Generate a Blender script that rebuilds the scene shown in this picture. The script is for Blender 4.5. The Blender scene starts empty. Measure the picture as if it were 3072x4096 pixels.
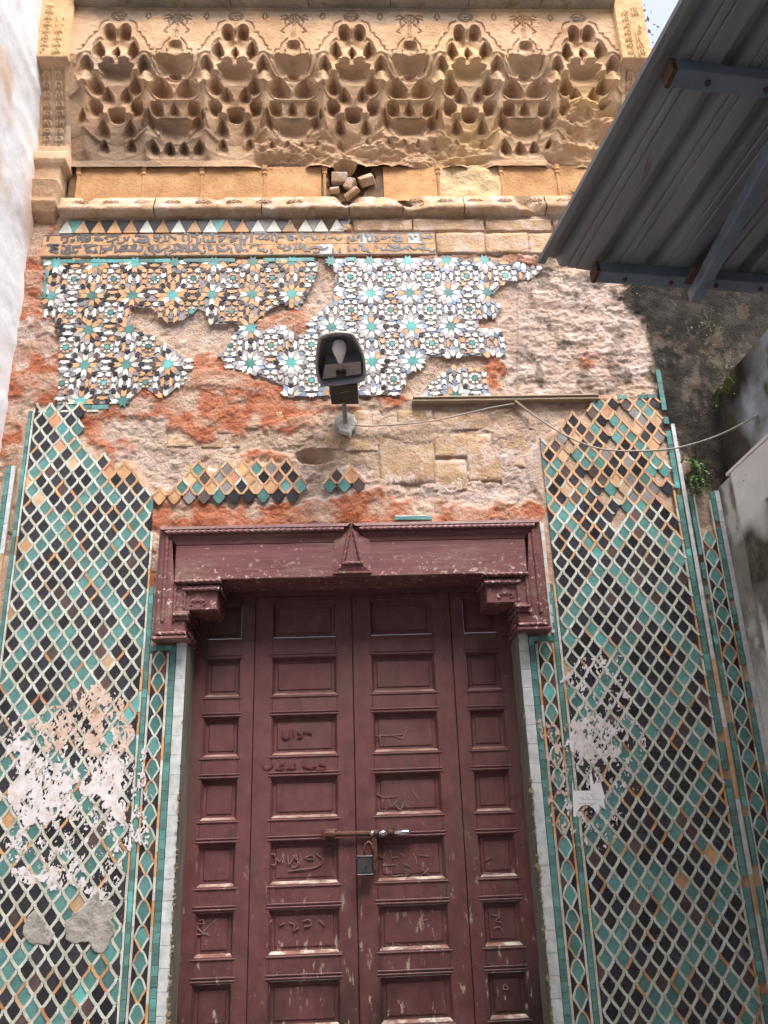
import bpy, math, random
import numpy as np
from mathutils import Vector, Matrix
random.seed(7); RNG = np.random.default_rng(7)

# ------------------------------------------------------------------ camera, sky, sun, exposure
sc = bpy.context.scene
COL = sc.collection
FPX = 3320.0
def _n(a): return a / np.linalg.norm(a)
_up = _n(np.array([-304., -8804., FPX]))
_x = np.array([67464., -3048., FPX]); _x = _n(_x - _up * (_x @ _up))
_y = np.cross(_up, _x)
RM = np.stack([_x, _y, _up])                    # world = RM @ (right, down, forward)
CAM = np.array([0., -3.5, 1.55])
camd = bpy.data.cameras.new('camera'); cam = bpy.data.objects.new('camera', camd); COL.objects.link(cam)
camd.sensor_fit = 'VERTICAL'; camd.sensor_height = 24.0; camd.lens = FPX / 4096 * 24.0
camd.clip_start = 0.05; camd.clip_end = 400
m3 = np.stack([RM @ [1, 0, 0], RM @ [0, -1, 0], RM @ [0, 0, -1]], axis=1)
M4 = Matrix.Identity(4)
for i in range(3):
    for j in range(3): M4[i][j] = m3[i, j]
    M4[i][3] = CAM[i]
cam.matrix_world = M4
sc.camera = cam

SUN_EL, SUN_AZ = 60.0, 160.0                     # degrees, azimuth clockwise from +Y
world = bpy.data.worlds.new('World'); sc.world = world; world.use_nodes = True
wt = world.node_tree
bg = wt.nodes['Background']; sky = wt.nodes.new('ShaderNodeTexSky')
sky.sky_type = 'NISHITA'; sky.sun_disc = False
sky.sun_elevation = math.radians(SUN_EL); sky.sun_rotation = math.radians(SUN_AZ)
sky.air_density = 1.0; sky.dust_density = 6.0; sky.ozone_density = 1.0
hsv = wt.nodes.new('ShaderNodeHueSaturation'); hsv.inputs['Saturation'].default_value = .45   # thin overcast: a paler sky
wt.links.new(sky.outputs['Color'], hsv.inputs['Color']); wt.links.new(hsv.outputs['Color'], bg.inputs['Color']); bg.inputs['Strength'].default_value = 0.15
sund = bpy.data.lights.new('sun', 'SUN'); sun = bpy.data.objects.new('sun', sund); COL.objects.link(sun)
sund.energy = 1.1; sund.angle = math.radians(35); sund.color = (1, .985, .96)
_d = Vector((math.sin(math.radians(SUN_AZ)) * math.cos(math.radians(SUN_EL)), math.cos(math.radians(SUN_AZ)) * math.cos(math.radians(SUN_EL)), math.sin(math.radians(SUN_EL))))
sun.rotation_euler = (-_d).to_track_quat('-Z', 'Y').to_euler()
sun.location = (0, -3, 9)
sc.view_settings.view_transform = 'Standard'; sc.view_settings.look = 'None'
sc.view_settings.gamma = 1.0; sc.view_settings.use_curve_mapping = False
sc.view_settings.exposure = 1.45

# ------------------------------------------------------------------ photo survey: pixel <-> wall coordinates
def W(u, v, y=0.0):
    d = RM @ np.array([(u - 1536.) / FPX, (v - 2048.) / FPX, 1.]); t = (y - CAM[1]) / d[1]
    return CAM + t * d
K = 3072 / 1659.
def D(x, y, Y=0.0): return W(x * K, y * K, Y)
def D2(x, y, Y=0.0): p = W(x * K, y * K, Y); return (p[0], p[2])
def onX(u, v, X):
    d = RM @ np.array([(u - 1536.) / FPX, (v - 2048.) / FPX, 1.]); t = (X - CAM[0]) / d[0]; return CAM + t * d
def proj(X, Y, Z):
    q = np.stack([X - CAM[0], Y - CAM[1], Z - CAM[2]]); c = np.tensordot(RM.T, q, 1)
    return (1536 + FPX * c[0] / c[2]) / K, (2048 + FPX * c[1] / c[2]) / K
PIL_TOP = 5.76
def Yb(z): return -0.012 - 0.2 * np.clip((z - 4.88) / 0.53, 0, 1)
def Mz(u, v):                                     # point on the leaning stalactite field
    y = -0.1
    for _ in range(25): p = W(u, v, y); y = float(Yb(p[2]))
    return p

# ------------------------------------------------------------------ numpy noise
_T = RNG.random((8, 256, 256))
def vn(x, y, s=0):
    x = np.asarray(x, float); y = np.asarray(y, float)
    ix = np.floor(x).astype(int); iy = np.floor(y).astype(int); fx = x - ix; fy = y - iy
    fx = fx * fx * (3 - 2 * fx); fy = fy * fy * (3 - 2 * fy); T = _T[s % 8]
    a = T[ix % 256, iy % 256]; b = T[(ix + 1) % 256, iy % 256]; c = T[ix % 256, (iy + 1) % 256]; d = T[(ix + 1) % 256, (iy + 1) % 256]
    return (a * (1 - fx) + b * fx) * (1 - fy) + (c * (1 - fx) + d * fx) * fy
def fbm(x, y, o=4, s=0):
    r = 0; a = .5; t = 0
    for k in range(o): r = r + a * vn(x * 2**k + 17 * k, y * 2**k + 31 * k, s + k); t += a; a *= .5
    return r / t
def inpoly(px, py, poly):
    poly = np.asarray(poly, float); ins = np.zeros(np.shape(px), bool); n = len(poly)
    for i in range(n):
        x0, y0 = poly[i]; x1, y1 = poly[(i + 1) % n]
        if y0 == y1: continue
        c = ((y0 > py) != (y1 > py)) & (px < (x1 - x0) * (py - y0) / (y1 - y0) + x0); ins ^= c
    return ins

# ------------------------------------------------------------------ materials
MATS = {}
def mat(name, cols, scale=3.0, rough=.8, bump=0., bscale=40., detail=6., metal=0., var=.0, spec=.5, stretch=None, bdist=.01, coat=0., rvar=0.):
    m = bpy.data.materials.new(name); m.use_nodes = True; MATS[name] = m
    t = m.node_tree; N = t.nodes; L = t.links; b = N['Principled BSDF']
    geo = N.new('ShaderNodeNewGeometry'); pos = geo.outputs['Position']
    if stretch:
        mp = N.new('ShaderNodeMapping'); mp.inputs['Scale'].default_value = stretch; L.new(pos, mp.inputs['Vector']); pos = mp.outputs['Vector']
    nz = N.new('ShaderNodeTexNoise'); nz.inputs['Scale'].default_value = scale; nz.inputs['Detail'].default_value = detail; nz.inputs['Roughness'].default_value = .62
    L.new(pos, nz.inputs['Vector'])
    r = N.new('ShaderNodeValToRGB'); cr = r.color_ramp
    n = len(cols); cr.elements[0].position = .3; cr.elements[1].position = .7
    for k in range(n - 2): cr.elements.new(.3 + .4 * (k + 1) / (n - 1))
    for k, c in enumerate(cols): cr.elements[k].color = (*c, 1)
    L.new(nz.outputs['Fac'], r.inputs['Fac']); out = r.outputs['Color']
    if var:
        oi = N.new('ShaderNodeObjectInfo'); ad = N.new('ShaderNodeMath'); ad.operation = 'ADD'; L.new(oi.outputs['Random'], ad.inputs[0]); L.new(geo.outputs['Random Per Island'], ad.inputs[1])
        fr = N.new('ShaderNodeMath'); fr.operation = 'FRACT'; L.new(ad.outputs[0], fr.inputs[0])
        mr = N.new('ShaderNodeMapRange'); mr.inputs['To Min'].default_value = 1 - var; mr.inputs['To Max'].default_value = 1 + var; L.new(fr.outputs[0], mr.inputs['Value'])
        hs = N.new('ShaderNodeHueSaturation'); L.new(mr.outputs[0], hs.inputs['Value']); L.new(out, hs.inputs['Color']); out = hs.outputs['Color']
    L.new(out, b.inputs['Base Color'])
    b.inputs['Roughness'].default_value = rough; b.inputs['Metallic'].default_value = metal; b.inputs['Specular IOR Level'].default_value = spec
    if rvar:
        mr2 = N.new('ShaderNodeMapRange'); mr2.inputs['From Min'].default_value = .3; mr2.inputs['From Max'].default_value = .7
        mr2.inputs['To Min'].default_value = rough - rvar; mr2.inputs['To Max'].default_value = rough + rvar
        n3 = N.new('ShaderNodeTexNoise'); n3.inputs['Scale'].default_value = 9; n3.inputs['Detail'].default_value = 5; L.new(pos, n3.inputs['Vector'])
        L.new(n3.outputs['Fac'], mr2.inputs['Value']); L.new(mr2.outputs[0], b.inputs['Roughness'])
    if coat: b.inputs['Coat Weight'].default_value = coat; b.inputs['Coat Roughness'].default_value = .15
    if bump:
        n2 = N.new('ShaderNodeTexNoise'); n2.inputs['Scale'].default_value = bscale; n2.inputs['Detail'].default_value = 7; n2.inputs['Roughness'].default_value = .65; L.new(pos, n2.inputs['Vector'])
        bp = N.new('ShaderNodeBump'); bp.inputs['Strength'].default_value = bump; bp.inputs['Distance'].default_value = bdist; L.new(n2.outputs['Fac'], bp.inputs['Height']); L.new(bp.outputs['Normal'], b.inputs['Normal'])
    return m
def add_patches(m, col, scale, lo, hi, stretch=(1, 1, 1), zfade=None, rough=None, detail=8):
    """mix a second colour in where a noise passes a threshold (stains, worn paint); zfade=(z0,z1): only below z1, full at z0"""
    t = m.node_tree; N = t.nodes; L = t.links; b = N['Principled BSDF']
    src = b.inputs['Base Color'].links[0].from_socket
    geo = N.new('ShaderNodeNewGeometry'); mp = N.new('ShaderNodeMapping'); mp.inputs['Scale'].default_value = stretch; L.new(geo.outputs['Position'], mp.inputs['Vector'])
    nz = N.new('ShaderNodeTexNoise'); nz.inputs['Scale'].default_value = scale; nz.inputs['Detail'].default_value = detail; nz.inputs['Roughness'].default_value = .68; L.new(mp.outputs[0], nz.inputs['Vector'])
    mr = N.new('ShaderNodeMapRange'); mr.inputs['From Min'].default_value = lo; mr.inputs['From Max'].default_value = hi; L.new(nz.outputs['Fac'], mr.inputs['Value']); f = mr.outputs[0]
    if zfade:
        sp = N.new('ShaderNodeSeparateXYZ'); L.new(geo.outputs['Position'], sp.inputs[0])
        mz = N.new('ShaderNodeMapRange'); mz.inputs['From Min'].default_value = zfade[1]; mz.inputs['From Max'].default_value = zfade[0]; L.new(sp.outputs['Z'], mz.inputs['Value'])
        mu = N.new('ShaderNodeMath'); mu.operation = 'MULTIPLY'; L.new(f, mu.inputs[0]); L.new(mz.outputs[0], mu.inputs[1]); f = mu.outputs[0]
    mx = N.new('ShaderNodeMix'); mx.data_type = 'RGBA'; L.new(f, mx.inputs['Factor']); L.new(src, mx.inputs[6]); mx.inputs[7].default_value = (*col, 1)
    L.new(mx.outputs[2], b.inputs['Base Color'])
    return m
def mask_mat(name, base, layers, bump=.6, bscale=45, rough=.95, scale=5, bdist=.012):
    """base colour noise, then layers (attribute channel, colours) mixed by the vertex attribute 'mask'"""
    m = mat(name, base, scale=scale, rough=rough, bump=bump, bscale=bscale, bdist=bdist, spec=.2)
    t = m.node_tree; N = t.nodes; L = t.links; b = N['Principled BSDF']
    at = N.new('ShaderNodeAttribute'); at.attribute_name = 'mask'; sp = N.new('ShaderNodeSeparateColor'); L.new(at.outputs['Color'], sp.inputs[0])
    for ch, cols, sc_ in layers:
        src = b.inputs['Base Color'].links[0].from_socket
        nz = N.new('ShaderNodeTexNoise'); nz.inputs['Scale'].default_value = sc_; nz.inputs['Detail'].default_value = 8; nz.inputs['Roughness'].default_value = .65
        geo = N.new('ShaderNodeNewGeometry'); L.new(geo.outputs['Position'], nz.inputs['Vector'])
        r = N.new('ShaderNodeValToRGB'); r.color_ramp.elements[0].position = .32; r.color_ramp.elements[1].position = .68
        for k in range(len(cols) - 2): r.color_ramp.elements.new(.32 + .36 * (k + 1) / (len(cols) - 1))
        for k, c in enumerate(cols): r.color_ramp.elements[k].color = (*c, 1)
        L.new(nz.outputs['Fac'], r.inputs['Fac'])
        mx = N.new('ShaderNodeMix'); mx.data_type = 'RGBA'; L.new(sp.outputs[ch], mx.inputs['Factor']); L.new(src, mx.inputs[6]); L.new(r.outputs['Color'], mx.inputs[7])
        L.new(mx.outputs[2], b.inputs['Base Color'])
    return m
def glaze(name, c, var=.2, rough=.22, worn=None, spread=.25):
    c2 = tuple(min(1, x * (1 + spread)) for x in c); c1 = tuple(x * (1 - spread) for x in c)
    m = mat(name, [c1, c, c2], scale=26, rough=rough, bump=.12, bscale=60, var=var, rvar=.1, bdist=.004)
    if worn: add_patches(m, worn, 55, .62, .68)
    return m
glaze('glaze_black', (.028, .026, .034), .5, .25, (.22, .13, .08))
glaze('glaze_teal', (.095, .225, .215), .3, .25, (.40, .26, .16))
glaze('glaze_turquoise', (.12, .36, .355), .2, .25)
glaze('glaze_white', (.55, .56, .51), .12, .28, (.50, .34, .20))  # white dimmed for the lower tiles, their weaker light put into the colour
glaze('glaze_bright', (.74, .74, .68), .1, .25, (.56, .40, .24))  # the same white in a brighter copy for the better-lit star mosaic
glaze('glaze_cream', (.50, .49, .41), .15, .35, (.50, .30, .15))
glaze('glaze_ochre', (.52, .295, .145), .2, .6, (.62, .42, .24))
glaze('glaze_orange', (.48, .23, .13), .2, .6)
glaze('glaze_brown', (.085, .055, .052), .35, .35, (.35, .22, .14))
glaze('glaze_grey', (.19, .175, .175), .3, .45, (.42, .28, .18))
glaze('glaze_blue', (.20, .26, .37), .35, .3)
glaze('glaze_mauve', (.32, .29, .315), .3, .4)
glaze('bare_clay', (.52, .35, .22), .2, .9)
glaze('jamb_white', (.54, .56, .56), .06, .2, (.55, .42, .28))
mat('glaze_ink', [(.06, .058, .07), (.13, .115, .125)], 30, .4)
mat('inscription_clay', [(.38, .19, .085), (.50, .28, .135), (.58, .42, .28)], 34, .8, .3, 60, var=.12)
mat('grout', [(.40, .20, .11), (.52, .32, .20), (.56, .40, .30)], 18, .95, .4, 120)
mat('grout_slate', [(.20, .18, .20), (.28, .25, .26), (.36, .28, .25)], 25, .8, .3, 120)
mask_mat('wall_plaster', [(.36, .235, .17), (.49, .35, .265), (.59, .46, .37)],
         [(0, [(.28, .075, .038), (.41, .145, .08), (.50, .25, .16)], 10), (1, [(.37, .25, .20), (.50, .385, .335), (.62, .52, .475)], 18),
          (2, [(.010, .009, .007), (.026, .022, .018), (.065, .053, .044)], 9)], bump=.8, bscale=75, scale=9, bdist=.014)  # last layer: black mould, deepened to carry the shade under the canopy
mask_mat('carved_stone', [(.41, .245, .145), (.53, .345, .215), (.60, .425, .285)],
         [(0, [(.20, .15, .11), (.34, .27, .21)], 9), (1, [(.58, .36, .17), (.66, .46, .25)], 8), (2, [(.15, .11, .085), (.27, .20, .15)], 8)], bump=.5, bscale=70, scale=4)
mat('block_stone', [(.36, .215, .125), (.50, .33, .20), (.58, .42, .30)], 9, .95, .9, 55, var=.12, bdist=.012)
add_patches(MATS['block_stone'], (.28, .17, .10), 30, .58, .7)
add_patches(MATS['block_stone'], (.56, .42, .35), 11, .5, .58)
mat('frieze_stone', [(.40, .20, .085), (.52, .28, .125), (.60, .37, .19)], 7, .95, .8, 60, var=.12, bdist=.01)
add_patches(MATS['frieze_stone'], (.26, .13, .06), 45, .60, .68)
mat('pale_stone', [(.56, .38, .20), (.68, .52, .31)], 9, .95, .9, 30, bdist=.02)
mat('cornice_stone', [(.15, .13, .10), (.27, .22, .17), (.36, .29, .23)], 7, .95, .6, 50, var=.12)
add_patches(MATS['cornice_stone'], (.14, .14, .06), 14, .5, .65)
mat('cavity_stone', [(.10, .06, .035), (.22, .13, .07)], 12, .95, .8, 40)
mask_mat('white_limewash', [(.70, .72, .77), (.78, .80, .84), (.81, .83, .86)], [(0, [(.56, .36, .24), (.66, .52, .42)], 6), (1, [(.40, .37, .33), (.52, .50, .47)], 10)], bump=.35, bscale=25, rough=.9, scale=2)
mask_mat('mildewed_limewash', [(.74, .73, .72), (.82, .82, .82)], [(0, [(.035, .032, .026), (.09, .08, .06), (.17, .15, .12)], 14), (1, [(.34, .31, .27), (.5, .47, .43)], 12)], bump=.5, bscale=40)
mask_mat('shaded_cement', [(.03, .026, .021), (.055, .047, .038), (.09, .078, .064)], [(0, [(.30, .33, .38), (.44, .47, .52)], 7), (1, [(.012, .011, .009), (.035, .03, .022)], 10), (2, [(.05, .07, .02), (.09, .11, .03)], 20)], bump=.6, bscale=35, scale=5)  # damp cement, its colour lowered further in place of shade from the canopy
mat('red_paint', [(.092, .032, .034), (.128, .045, .047), (.158, .060, .060)], 5, .5, .22, 8, stretch=(4, 1, 3), bdist=.006, rvar=.12)
add_patches(MATS['red_paint'], (.10, .06, .048), 3.2, .50, .74, (1.6, 1, .5))
add_patches(MATS['red_paint'], (.36, .24, .21), 70, .665, .70, (1, 1, 1.6))
add_patches(MATS['red_paint'], (.035, .018, .016), 2.2, .42, .60, (1.5, 1, .5), (.85, 1.15))
add_patches(MATS['red_paint'], (.42, .33, .27), 26, .60, .66, (1.5, 1, .5), (.95, 1.75))
mat('frame_paint', [(.125, .040, .042), (.165, .055, .058), (.20, .078, .078)], 5, .5, .25, 8, stretch=(1, 1, 12), bdist=.006, rvar=.1)
add_patches(MATS['frame_paint'], (.58, .46, .41), 38, .585, .615, (1, 1, 1.4), (2.56, 2.66))
add_patches(MATS['frame_paint'], (.50, .36, .32), 40, .64, .67, (1, 1, 1.3))
add_patches(MATS['frame_paint'], (.22, .13, .10), 8, .52, .7, (.5, 1, 2))
mat('worn_bead', [(.14, .042, .04), (.22, .10, .08), (.36, .24, .18)], 24, .7, .3, 60, stretch=(.5, 1, 1))
add_patches(MATS['worn_bead'], (.60, .54, .46), 18, .46, .60, (.7, 1, 1), (1.1, 2.0))
mat('raw_wood', [(.08, .075, .06), (.16, .15, .125), (.24, .225, .195)], 9, .9, .6, 14, stretch=(8, 8, .5))
mat('rough_mortar', [(.20, .15, .09), (.34, .26, .17)], 20, .95, .8, 60)
mat('cement_grey', [(.27, .245, .225), (.37, .34, .31), (.45, .42, .38)], 16, .95, .6, 60)
add_patches(MATS['cement_grey'], (.17, .155, .14), 9, .5, .62)
mat('cement_pale', [(.52, .49, .45), (.68, .66, .62)], 30, .95, .6, 60)
mat('residue_pale', [(.52, .44, .42), (.68, .62, .62), (.76, .75, .78)], 28, .9)
mat('residue_pink', [(.48, .33, .26), (.62, .46, .38), (.70, .58, .52)], 28, .9)
mat('paper', [(.76, .76, .80), (.82, .82, .85)], 12, .8)
mat('print_ink', [(.30, .30, .34), (.40, .40, .44)], 30, .8)
mat('scratch', [(.17, .085, .08), (.34, .24, .21)], 40, .9)
mat('dark_writing', [(.10, .015, .015), (.13, .02, .02)], 40, .8)
mat('lamp_grey', [(.22, .21, .18), (.32, .31, .27)], 14, .45, .1, 40)
mat('lamp_inside', [(.24, .25, .28), (.34, .36, .40)], 12, .3, .1, 20, metal=.3)
mat('lamp_black', [(.018, .014, .012), (.045, .033, .026)], 20, .6, .3, 50)
mat('steel_tube', [(.22, .20, .18), (.34, .32, .29)], 20, .5, metal=.4)
mat('bulb_glass', [(.80, .81, .85), (.86, .87, .90)], 5, .25)
mat('brass_cap', [(.34, .33, .28), (.42, .40, .34)], 10, .4, metal=.6)
mat('cable_grey', [(.24, .21, .18), (.36, .33, .29)], 20, .6)
mat('batten_wood', [(.26, .19, .13), (.38, .29, .20)], 12, .8, .4, 30, stretch=(.4, 1, 4))
mat('bolt_rust', [(.055, .022, .016), (.11, .045, .03), (.15, .07, .05)], 24, .65, .4, 80, metal=.3)
mat('bolt_bright', [(.62, .62, .68), (.72, .72, .78)], 8, .18, metal=1.)
mat('lock_steel', [(.05, .045, .05), (.10, .095, .105), (.13, .09, .08)], 22, .4, .2, 60, metal=.6)
mat('sheet_metal', [(.20, .205, .215), (.27, .275, .29), (.34, .345, .36)], 3, .5, .08, 10, metal=.35, stretch=(2.5, .4, 1))
add_patches(MATS['sheet_metal'], (.16, .10, .065), 6, .62, .74, (3, .35, 1))
mat('beam_blue', [(.10, .13, .175), (.15, .185, .24), (.19, .22, .265)], 9, .5, .2, 40)
add_patches(MATS['beam_blue'], (.16, .085, .05), 8, .60, .72)
mat('rust', [(.05, .03, .025), (.13, .06, .04)], 40, .9, .4, 80)
mat('leaf_fern', [(.03, .085, .015), (.07, .16, .03), (.11, .20, .05)], 30, .55, var=.3)
mat('leaf_dull', [(.05, .06, .025), (.10, .11, .045), (.15, .14, .08)], 30, .7, var=.4)
mat('leaf_far', [(.07, .09, .06), (.14, .16, .11)], 20, .7, var=.4)
mat('stem', [(.09, .07, .04), (.16, .12, .07)], 20, .8)
mat('dry_twig', [(.16, .11, .06), (.30, .22, .12)], 20, .9)
mat('ground_stone', [(.16, .145, .13), (.26, .24, .215)], 2.5, .9, .3, 12)
mat('far_ochre', [(.28, .26, .24), (.38, .36, .34)], 1.5, .9)
mat('far_limewash', [(.66, .66, .66), (.76, .76, .76)], 2, .9)

# ------------------------------------------------------------------ mesh helpers
def mesh(name, verts, faces, mats, fm=None, smooth=False):
    me = bpy.data.meshes.new(name); me.from_pydata([tuple(map(float, v)) for v in verts], [], faces)
    for m in (mats if isinstance(mats, (list, tuple)) else [mats]): me.materials.append(MATS[m])
    if fm is not None: me.polygons.foreach_set('material_index', fm)
    if smooth: me.polygons.foreach_set('use_smooth', [True] * len(me.polygons))
    me.update(); return me
def link(name, me, parent=None, loc=None):
    o = bpy.data.objects.new(name, me); COL.objects.link(o)
    if parent is not None: o.parent = parent
    if loc is not None: o.location = loc
    return o
def thing(name, label, cat, loc=(0, 0, 0), group=None):
    o = bpy.data.objects.new(name, None); COL.objects.link(o); o.location = loc; o.empty_display_size = .1
    o['label'] = label; o['category'] = cat
    if group: o['group'] = group
    return o
def tag(o, label, cat, group=None):
    o['label'] = label; o['category'] = cat
    if group: o['group'] = group
    return o
class MB:
    def __init__(s): s.v = []; s.f = []; s.m = []
    def add(s, v, f, mi=0):
        b = len(s.v); s.v += [tuple(p) for p in v]; s.f += [tuple(i + b for i in q) for q in f]; s.m += [mi] * len(f); return s
    def box(s, x0, x1, y0, y1, z0, z1, mi=0, bev=0.0):
        if bev <= 0:
            v = [(x, y, z) for x in (x0, x1) for y in (y0, y1) for z in (z0, z1)]
            f = [(0, 1, 3, 2), (4, 6, 7, 5), (0, 4, 5, 1), (2, 3, 7, 6), (0, 2, 6, 4), (1, 5, 7, 3)]
            return s.add(v, f, mi)
        b = bev                                    # front (-Y) edges chamfered
        v = [(x0, y1, z0), (x1, y1, z0), (x1, y1, z1), (x0, y1, z1), (x0, y0 + b, z0), (x1, y0 + b, z0), (x1, y0 + b, z1), (x0, y0 + b, z1),
             (x0 + b, y0, z0 + b), (x1 - b, y0, z0 + b), (x1 - b, y0, z1 - b), (x0 + b, y0, z1 - b)]
        f = [(0, 3, 2, 1), (0, 1, 5, 4), (1, 2, 6, 5), (2, 3, 7, 6), (3, 0, 4, 7), (4, 5, 9, 8), (5, 6, 10, 9), (6, 7, 11, 10), (7, 4, 8, 11), (8, 9, 10, 11)]
        return s.add(v, f, mi)
    def prism(s, poly, y0, y1, mi=0, back=True):   # poly in (x,z); front at y0 facing -Y
        a = sum(poly[i][0] * poly[(i + 1) % len(poly)][1] - poly[(i + 1) % len(poly)][0] * poly[i][1] for i in range(len(poly)))
        if a < 0: poly = poly[::-1]
        n = len(poly); v = [(x, y0, z) for x, z in poly] + [(x, y1, z) for x, z in poly]
        f = [tuple(range(n))] + [(i, i + n, (i + 1) % n + n, (i + 1) % n) for i in range(n)]
        if back: f.append(tuple(range(2 * n - 1, n - 1, -1)))
        return s.add(v, f, mi)
    def tube(s, pts, r, n=8, mi=0, cap=True):
        pts = [Vector(p) for p in pts]; rs = r if isinstance(r, (list, tuple)) else [r] * len(pts); v = []; f = []
        for i, p in enumerate(pts):
            d = (pts[min(i + 1, len(pts) - 1)] - pts[max(i - 1, 0)]).normalized()
            a = d.orthogonal().normalized() if i == 0 else (s._a - d * s._a.dot(d)).normalized(); s._a = a; b = d.cross(a)
            v += [p + (a * math.cos(2 * math.pi * k / n) + b * math.sin(2 * math.pi * k / n)) * rs[i] for k in range(n)]
        for i in range(len(pts) - 1):
            for k in range(n): f.append((i * n + k, i * n + (k + 1) % n, (i + 1) * n + (k + 1) % n, (i + 1) * n + k))
        if cap: f += [tuple(range(n - 1, -1, -1)), tuple(range(len(v) - n, len(v)))]
        return s.add(v, f, mi)
    def ribbon(s, path, w, y0, y1, mi=0):
        P = np.array(path, float); n = len(P); L = []; R = []
        for i in range(n):
            d = P[min(i + 1, n - 1)] - P[max(i - 1, 0)]; d = d / (np.linalg.norm(d) + 1e-9); q = np.array([-d[1], d[0]]) * w / 2
            L.append(P[i] + q); R.append(P[i] - q)
        v = [(p[0], y0, p[1]) for p in L] + [(p[0], y0, p[1]) for p in R] + [(p[0], y1, p[1]) for p in L] + [(p[0], y1, p[1]) for p in R]; f = []
        for i in range(n - 1):
            f += [(i, n + i, n + i + 1, i + 1), (i, i + 1, 2 * n + i + 1, 2 * n + i), (n + i, 3 * n + i, 3 * n + i + 1, n + i + 1)]
        f += [(0, 2 * n, 3 * n, n), (n - 1, 2 * n - 1, 4 * n - 1, 3 * n - 1)]
        return s.add(v, f, mi)
    def mesh(s, name, mats, smooth=False): return mesh(name, s.v, s.f, mats, s.m, smooth)
    def build(s, name, mats, parent=None, smooth=False, loc=None): return link(name, s.mesh(name, mats, smooth), parent, loc)
def grid_mesh(name, X, Y, Z, mat_, keep=None, mask=None, smooth=True):
    nz, nx = X.shape; V = np.stack([X, Y, Z], -1).reshape(-1, 3)
    i, j = np.meshgrid(np.arange(nz - 1), np.arange(nx - 1), indexing='ij'); a = i * nx + j
    F = np.stack([a, a + 1, a + nx + 1, a + nx], -1)
    if keep is not None: F = F[keep]
    F = F.reshape(-1, 4)
    if keep is not None:
        used = np.zeros(len(V), bool); used[F.ravel()] = True; idx = np.cumsum(used) - 1; V = V[used]; F = idx[F]
    me = bpy.data.meshes.new(name); me.vertices.add(len(V)); me.vertices.foreach_set('co', V.astype(np.float32).ravel())
    me.loops.add(F.size); me.loops.foreach_set('vertex_index', F.astype(np.int32).ravel())
    me.polygons.add(len(F)); me.polygons.foreach_set('loop_start', np.arange(0, F.size, 4, dtype=np.int32)); me.polygons.foreach_set('loop_total', np.full(len(F), 4, np.int32))
    me.materials.append(MATS[mat_])
    if smooth: me.polygons.foreach_set('use_smooth', np.ones(len(F), bool))
    me.update(calc_edges=True)
    if mask is not None:
        C = np.concatenate([mask.reshape(-1, 3), np.ones((mask.size // 3, 1))], 1)
        if keep is not None: C = C[used]
        at = me.color_attributes.new('mask', 'FLOAT_COLOR', 'POINT'); at.data.foreach_set('color', C.astype(np.float32).ravel())
    me.validate(); return me

# ================================================================== THE PORTAL WALL
wall = thing('portal_wall', 'tall ochre stone portal wall with carved stone cells, broken mosaic and tile panels round a red door', 'wall')

# ---- star mosaic outlines, lattice outlines (survey in photo pixels at 1659 wide)
STAR1 = [(97, 562), (690, 564), (684, 590), (676, 608), (660, 640), (643, 669), (610, 652), (580, 668), (554, 689), (533, 697), (457, 699), (452, 676), (427, 665), (395, 690), (360, 694), (327, 664), (280, 662), (280, 685), (277, 709), (333, 725), (373, 752), (417, 785), (403, 825), (345, 857), (310, 835), (273, 871), (123, 871), (130, 799), (127, 725), (117, 685), (97, 676), (92, 664)]
STAR2 = [(700, 560), (1050, 559), (1175, 578), (1150, 600), (1098, 606), (1085, 612), (1060, 640), (1085, 662), (1070, 682), (1033, 689), (1036, 712), (1054, 713), (1082, 713), (1094, 766), (1041, 768), (960, 768), (928, 770), (911, 791), (879, 811), (863, 854), (798, 854), (615, 857), (611, 831), (554, 807), (493, 796), (473, 766), (493, 746), (513, 700), (534, 700), (554, 718), (580, 706), (619, 704), (640, 722), (668, 726), (672, 693), (700, 661), (718, 649), (725, 584)]
STAR3 = [(908, 853), (925, 827), (976, 795), (1041, 796), (1056, 823), (1058, 858), (915, 858)]
LATL = [(45, 884), (185, 884), (161, 912), (188, 961), (215, 996), (287, 1002), (322, 1052), (333, 1124), (325, 1130), (330, 1400), (310, 2600), (-300, 2600), (-300, 1200), (20, 1200)]
LATM = [(335, 1062), (375, 1048), (430, 1008), (470, 1013), (540, 998), (620, 1003), (664, 1055), (640, 1083), (560, 1082), (480, 1068), (400, 1088), (345, 1090)]
LATM2 = [(700, 1055), (708, 1028), (750, 1003), (785, 1028), (775, 1056), (745, 1050)]
LATR = [(1289, 868), (1420, 860), (1480, 1250), (1760, 2700), (1140, 2700), (1165, 1313), (1172, 1213), (1170, 1150), (1176, 1086), (1152, 1044), (1138, 1021), (1134, 979), (1205, 921), (1260, 895)]
SCAR = [(1266, 1189), (1282, 1193), (1350, 1106), (1318, 1104)]
POLY = {k: np.array(v) for k, v in dict(s1=STAR1, s2=STAR2, s3=STAR3, l=LATL, m=LATM, m2=LATM2, r=LATR, scar=SCAR).items()}

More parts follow.
